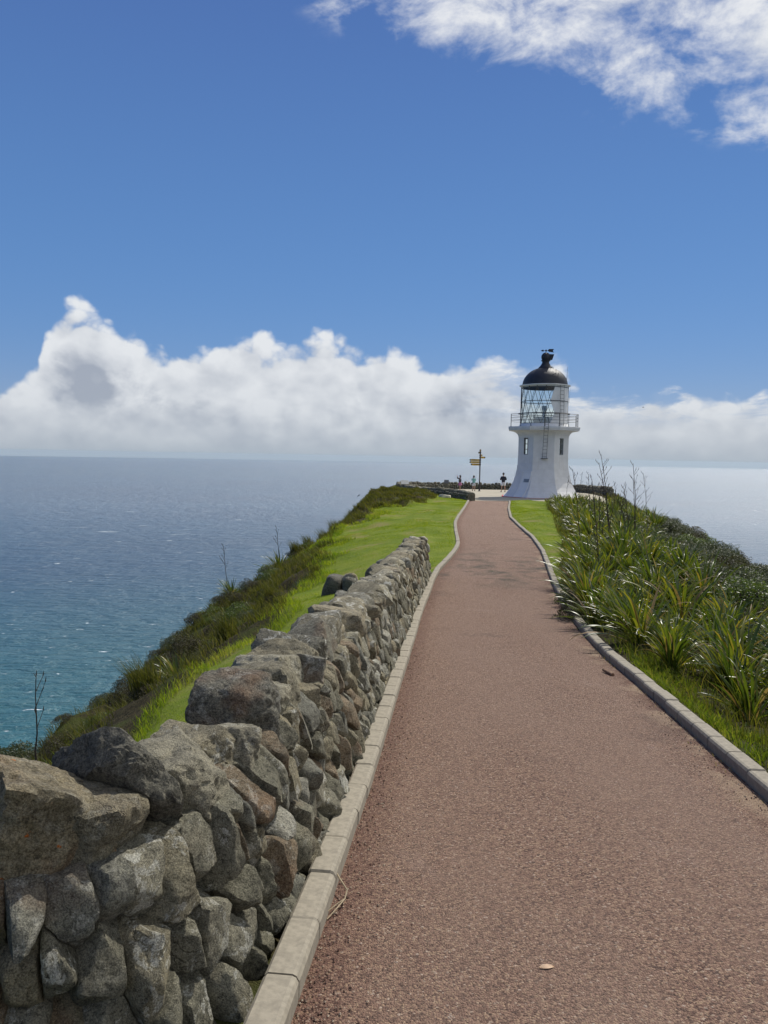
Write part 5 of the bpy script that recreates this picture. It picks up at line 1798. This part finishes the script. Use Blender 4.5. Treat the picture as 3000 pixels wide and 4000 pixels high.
# big plants near the path, placed one by one: x, y, size, stalks, label
NEAR = [(3.22, 8.35, .62, 0, 'small flax plant leaning on the kerb beside the brown stick'),
        (3.62, 7.35, .66, 0, 'low flax plant behind the kerb left of the yellow-tipped one'),
        (3.95, 6.45, .66, 0, 'low flax plant among the kerbside weeds nearest the camera'),
        (4.45, 5.75, .72, 0, 'low flax plant at the bottom of the bed by the right picture edge'),
        (5.05, 6.9, .98, 0, 'big green flax plant nearest the camera at the right edge of the picture'),
        (4.35, 7.3, .85, 0, 'yellow-tipped flax plant second nearest the camera, left of the biggest one'),
        (5.0, 8.3, 1.0, 0, 'tall flax plant right behind the nearest plants at the right edge'),
        (4.15, 8.7, .92, 0, 'broad flax plant with glinting leaves above the green kerbside weeds'),
        (3.30, 9.6, .80, 0, 'flax plant spilling its leaves over the right kerb where it narrows'),
        (4.4, 10.0, 1.0, 0, 'lush green flax plant in the middle of the near bed'),
        (5.5, 10.0, .95, 0, 'flax plant in the near bed beside the grey shrubs'),
        (3.22, 11.3, .78, 0, 'dark flax clump hanging over the hidden stretch of kerb'),
        (3.45, 12.7, .86, 0, 'dark flax clump overhanging the path at its narrowest point'),
        (4.7, 11.9, 1.0, 0, 'upright reddish flax plant behind the lush green one'),
        (5.9, 12.4, .98, 0, 'flax plant among the shrubs at the back of the near bed'),
        (3.85, 14.4, .92, 0, 'flax clump at the path edge just before the right lawn begins'),
        (5.2, 14.0, 1.0, 0, 'flax plant directly behind the path-edge clump'),
        (4.15, 16.0, .9, 0, 'flax plant leaning over the narrow tip of the right lawn'),
        (6.3, 14.9, 1.0, 0, 'flax plant in the second row by the tip of the right lawn')]
placed = []
for (x, y, s, st, lb) in NEAR:
    flax_plant(x, y, s, lb, 'flax plants in the right-hand bed', True, st, n=62 if s < .85 else 80)
    placed.append((x, y))
# hero stalks that stand against the sea
for (x, y, n) in ((5.25, 18.2, 3), (5.75, 19.2, 3), (5.6, 17.4, 2), (7.0, 21.0, 2)):
    flax_plant(x, y, .95, {18.2: 'flax plant with the tallest dead stalks before the lighthouse base', 19.2: 'flax plant with three dead stalks behind the tallest ones', 17.4: 'flax plant with dead stalks in front of the tallest ones', 21.0: 'flax plant with a pair of stalks on the crest of the bed'}[y], 'flax plants in the right-hand bed', False, n)
    placed.append((x, y))
for _ in range(900):                     # fill the near bed between the big plants
    y = rrf.uniform(6.2, 15.5); x = rrf.uniform(float(flax_left(y)) + .35, float(flax_left(y)) + 2.5)
    if any((x - a) ** 2 + (y - b) ** 2 < .23 for a, b in placed): continue
    placed.append((x, y))
    flax_plant(x, y, rrf.uniform(.55, .85), 'smaller flax filling the near bed between the big plants', 'small flax of the near bed', False, 0)
    if len(placed) > 58: break
tries = 0
edge_plants = []
while len(placed) < 190 and tries < 6000:
    tries += 1
    y = rrf.uniform(14, 48)
    lo = float(flax_left(y)) + .35
    hi = lo + (2.4 if y < 22 else 2.7 + (y - 22) * .11)
    hi = min(hi, float(controls(np.array(y))[0][12]) - .3)
    x = rrf.uniform(lo, hi)
    if y > 46 and x < 9.8: continue
    md = .55 if y < 20 else .72
    if any((x - a) ** 2 + (y - b) ** 2 < md * md for a, b in placed): continue
    placed.append((x, y))
    front = x < lo + .9
    lb = 'flax plant %s, %s' % ('on the lawn edge' if front else 'inside the right-hand bed', where_words(x, y))
    fp = flax_plant(x, y, rrf.uniform(.72, 1.0) * (1 if y < 38 else .85), lb, 'flax %s %s' % ('edge' if front else 'inner', where_words(x, y)), False, 1 if rrf.random() < .05 else 0)
    if front: edge_plants.append((y, fp))
ORD = ['first', 'second', 'third', 'fourth', 'fifth', 'sixth', 'seventh', 'eighth', 'ninth', 'tenth', 'eleventh', 'twelfth', 'thirteenth', 'fourteenth', 'fifteenth', 'sixteenth', 'seventeenth', 'eighteenth', 'nineteenth', 'twentieth']
edge_plants.sort(key=lambda q_: -q_[0])
for k, (_, o) in enumerate(edge_plants):
    o['label'] = 'flax plant on the right lawn edge, %s from the lighthouse' % (ORD[k] if k < 20 else 'twenty-' + ORD[k - 20])
    o['group'] = 'flax plants along the edge of the right lawn'
# flax on the left slope
for (x, y, s, st, lb) in ((-4.15, 30.6, 1.05, 1, 'flax plant with upright leaves on the skyline of the left slope'), (-5.2, 26.2, .75, 1, 'flax plant with a lone stalk near the brow of the left slope'),
                      (-3.9, 19.5, .62, 0, 'yellow-green flax in the middle of the left slope'),
                      (-4.3, 14.6, .55, 0, 'flax tuft low on the left slope above the stone wall'), (-3.4, 12.6, .6, 0, 'small flax tuft showing just over the stone wall')):
    flax_plant(x, y, s, lb, 'flax on the left slope', False, st)
# bare stalk rising at the far left behind the wall
st_root = empty('dead_flower_stalk', (-3.95, 8.6, float(ground_z(-3.95, 8.6)) - .05))
tag(st_root, 'single thin dead stalk rising behind the wall at the far left', 'stalk')
q = stalk_mesh(random.Random(5), 1.25, 5); q.build('stem', M['stalk'], st_root)

# ------------------------------------------------------------------ shrubs
def shrub_mesh(rr, rad, nleaf, leaf, mat, flat=.75):
    r2 = np.random.default_rng(rr.randrange(99999))
    d = r2.normal(size=(nleaf, 3)); d /= np.linalg.norm(d, axis=1)[:, None]
    d[:, 2] = np.abs(d[:, 2]) * 1.0 - .12
    lump = 1 + .34 * fbm(d * 2.3 + rr.random() * 50, rr.randrange(40), 3)
    r = rad * lump * (1 - .42 * r2.random(nleaf) ** 2.2)
    P = d * r[:, None]; P[:, 2] *= flat
    n = r2.normal(size=(nleaf, 3)) + d * .8 + np.array([0, 0, .5]); n /= np.linalg.norm(n, axis=1)[:, None]
    t_ = np.cross(n, r2.normal(size=(nleaf, 3))); t_ /= np.linalg.norm(t_, axis=1)[:, None]
    b = np.cross(n, t_)
    ln = leaf * r2.uniform(.6, 1.4, nleaf)[:, None]
    V = np.stack([P - t_ * ln, P + b * ln * .42, P + t_ * ln, P - b * ln * .42], 1).reshape(-1, 3)
    F = np.arange(nleaf * 4).reshape(-1, 4)
    me = np_mesh('foliage', V, [F], False, mat)
    set_attr(me, 'tone', np.repeat(r2.random(nleaf), 4))
    return me
SH = {'grey': [shrub_mesh(rrf, 1., 7000, .030, M['shrub']) for _ in range(3)], 'green': [shrub_mesh(rrf, 1., 5200, .034, M['shrub_g']) for _ in range(2)], 'brown': [shrub_mesh(rrf, 1., 6500, .032, M['shrub_b']) for _ in range(3)]}
q = MB()
for k in range(5):
    a = k * 1.26; q.path([Vector((0, 0, -.15)), Vector((.14 * math.cos(a), .14 * math.sin(a), .2)), Vector((.45 * math.cos(a), .45 * math.sin(a), .5))], .03, 5, .010)
o = q.build('stem', M['stem']); STEM = o.data; bpy.data.objects.remove(o)
def shrub(x, y, r, kind, label, group):
    z = float(ground_z(x, y))
    root = empty('shrub', (x, y, z)); tag(root, label, 'shrub', group)
    for nm, me in (('foliage', rrf.choice(SH[kind])), ('stem', STEM)):
        o = bpy.data.objects.new(nm, me); COL.objects.link(o); o.parent = root
        o.rotation_euler = (0, 0, rrf.uniform(0, 6.28)); o.scale = (r, r, r * rrf.uniform(.75, 1.1))
pl = []
tries = 0
while len(pl) < 165 and tries < 9000:       # right-hand bed, outer side
    tries += 1
    y = rrf.uniform(6.0, 46)
    a = float(flax_left(y)); X = controls(np.array(y))[0]
    lo = a + (1.7 if y < 22 else 2.3); hi = float(X[13]) + .2
    if lo > hi: continue
    x = rrf.uniform(lo, hi)
    if any((x - p) ** 2 + (y - q_) ** 2 < .42 for p, q_ in pl): continue
    if any((x - p) ** 2 + (y - q_) ** 2 < .22 for p, q_ in placed): continue
    pl.append((x, y))
    kind = 'green' if rrf.random() < .16 else ('brown' if rrf.random() < .30 else 'grey')
    rim = x > float(X[12]) - .8
    shrub(x, y, rrf.uniform(.45, .85), kind, '%s shrub %s, %s' % ({'grey': 'dark grey-green', 'green': 'bright green', 'brown': 'brownish'}[kind], 'on the seaward rim' if rim else 'among the flax', where_words(x, y)),
          '%s shrubs %s %s' % (kind, 'rim' if rim else 'inner', where_words(x, y)))
for (x, y, r, k, lb) in ((3.30, 12.2, .46, 'brown', 'dark brown shrub under the flax overhanging the path'), (3.55, 13.6, .48, 'grey', 'dark shrub at the path edge before the right lawn'), (6.3, 8.6, .6, 'brown', 'brown shrub behind the nearest flax plants'), (5.3, 11.0, .42, 'green', 'light green shrub between the near flax plants')):
    shrub(x, y, r, k, lb, 'shrubs under the near flax')
pl2 = []
tries = 0
def slope_words(x, y, f_):
    a = 'just under lawn edge' if f_ < .33 else ('in the middle' if f_ < .7 else 'on the brow')
    b = 'above the wall' if y < 16 else ('below the lawn' if y < 25 else 'near skyline flax')
    return a + ' of left slope, ' + b
while len(pl2) < 100 and tries < 6000:    # left slope scrub
    tries += 1
    y = rrf.uniform(8.5, 33)
    X = controls(np.array(y))[0]
    f_ = rrf.random() ** .8
    x = float(X[6]) + (float(X[5]) - .4 - float(X[6])) * f_ - .25
    if any((x - p) ** 2 + (y - q_) ** 2 < .30 for p, q_ in pl2): continue
    if y > 25 and f_ < .3: continue
    pl2.append((x, y))
    kind = 'brown' if rrf.random() < .66 else ('grey' if rrf.random() < .7 else 'green')
    shrub(x, y, rrf.uniform(.22, .52) * (.75 if f_ < .2 else 1.05), kind, '%s scrub bush %s' % ({'brown': 'dark brown', 'grey': 'dark grey-green', 'green': 'olive green'}[kind], slope_words(x, y, f_)), '%s scrub %s' % (kind, slope_words(x, y, f_)))
for (x, y, r) in ((-6.6, 13.6, .75), (-7.4, 14.6, .9)):
    shrub(x, y, r, 'grey', 'rounded dark bush at the far left against the water' if r > .8 else 'dark bush before the rounded one at the far left', 'bushes at the far left')
# wind-bent tussocks on the brow
def tussock(x, y, s, label):
    r2 = np.random.default_rng(int(abs(x * 1000 + y * 77)))
    n = 260
    a = r2.uniform(0, 6.283, n); rad = r2.random(n) ** .6 * .28
    pos = np.stack([np.cos(a) * rad, np.sin(a) * rad, np.full(n, -.05)], 1)
    V, F, tone = blades(pos, r2.uniform(.4, .95, n), r2.uniform(.012, .02, n), np.array([[-.25, -.05, 0]]), 3, .55)
    me = np_mesh('grass_blades', V * s, F, True, M['rough_grass']); set_attr(me, 'tone', tone)
    root = empty('grass_tussock', (x, y, float(ground_z(x, y)))); tag(root, label, 'tussock', 'grass tussocks on the left brow')
    tag(obj('grass_blades', me, root), kind='stuff')
for (x, y, s, lb) in ((-2.75, 35.6, .9, 'brown grass tussock highest on the left brow below the knoll'), (-2.35, 37.0, .9, 'grass tussock on the left brow nearest the knoll'), (-3.3, 34.0, .8, 'grass tussock second in the row on the left brow'), (-3.75, 32.6, .75, 'grass tussock on the left brow next to the skyline flax'),
                      (-2.7, 18.6, .55, 'dry tussock standing at the edge of the left lawn'), (-3.1, 15.2, .75, 'round green tussock above the stone wall'), (-3.5, 11.3, .8, 'big green tussock just behind the stone wall'), (-1.9, 21.6, .45, 'dark tussock in the left lawn edge opposite the wall end')):
    tussock(x, y, s, lb)

# ------------------------------------------------------------------ loose grit along the kerbs
def grit():
    r2 = np.random.default_rng(12)
    n = 2600
    y = 2.3 + 13 * r2.random(n) ** 1.6
    side = r2.random(n) < .5
    d = r2.exponential(.07, n) + .008
    x = np.where(side, Lx(y) + d, Rx(y) - d)
    u = np.clip((x - Lx(y)) / (Rx(y) - Lx(y)), 0, 1)
    z = G(y) + .018 * (1 - (2 * u - 1) ** 2) + .001
    s_ = r2.uniform(.0022, .0075, n)
    o8 = np.array([(1, 0, 0), (-1, 0, 0), (0, 1, 0), (0, -1, 0), (0, 0, .8), (0, 0, -.8)])
    V = np.stack([x, y, z], 1)[:, None, :] + o8[None] * s_[:, None, None] * r2.uniform(.6, 1.3, (n, 6, 1))
    f8 = np.array([(0, 2, 4), (2, 1, 4), (1, 3, 4), (3, 0, 4), (2, 0, 5), (1, 2, 5), (3, 1, 5), (0, 3, 5)])
    F = (np.arange(n)[:, None, None] * 6 + f8[None]).reshape(-1, 3)
    me = np_mesh('loose_grit', V.reshape(-1, 3), [F], False, M['grit'])
    set_attr(me, 'tone', np.repeat(r2.random(n), 6))
    tag(obj('loose_grit', me), 'loose red and tan stone chips gathered along both kerbs', 'grit', kind='stuff')
mt, t, b = new_mat('loose_chips')
t.put(b.inputs['Base Color'], t.ramp(t.attr('tone'), [(0., (.06, .04, .03)), (.4, (.17, .09, .065)), (.75, (.28, .19, .13)), (1., (.44, .37, .27))]))
b.inputs['Roughness'].default_value = .9
M['grit'] = mt
grit()
# ------------------------------------------------------------------ sea haze
def build_haze():
    q = MB()
    zb, zt = -360., 14.5
    q.box((0, 0, (zb + zt) / 2), (110000., 110000., zt - zb))
    mt = bpy.data.materials.new('sea_haze')
    mt.use_nodes = True
    t = NT(mt.node_tree)
    t.n.remove(t.n['Principled BSDF'])
    v = t.node('ShaderNodeVolumePrincipled')
    v.inputs['Color'].default_value = (.64, .77, .86, 1.)
    v.inputs['Density'].default_value = 2.6e-5
    v.inputs['Anisotropy'].default_value = .2
    t.l.new(v.outputs[0], t.n['Material Output'].inputs['Volume'])
    o = q.build('haze', mt)
    tag(o, 'pale sea haze over the water towards the horizon', 'haze', kind='stuff')
build_haze()

# ------------------------------------------------------------------ tell look-alike plants apart by their order from the viewer
def ordinal(n):
    one = ['', 'first', 'second', 'third', 'fourth', 'fifth', 'sixth', 'seventh', 'eighth', 'ninth', 'tenth', 'eleventh', 'twelfth', 'thirteenth', 'fourteenth', 'fifteenth', 'sixteenth', 'seventeenth', 'eighteenth', 'nineteenth', 'twentieth']
    if n <= 20: return one[n]
    return {2: 'twenty-', 3: 'thirty-', 4: 'forty-'}[n // 10] + one[n % 10] if n % 10 else {3: 'thirtieth', 4: 'fortieth'}[n // 10]
by = {}
for o in bpy.data.objects:
    if o.parent is None and o.get('category') and o.get('label'):
        by.setdefault(o['label'], []).append(o)
for lb, os_ in by.items():
    if len(os_) > 1:
        os_.sort(key=lambda o: o.location.x ** 2 + o.location.y ** 2)
        for k, o in enumerate(os_):
            o['label'] = lb + ', ' + ('nearest' if k == 0 else ordinal(k + 1) + ' nearest')
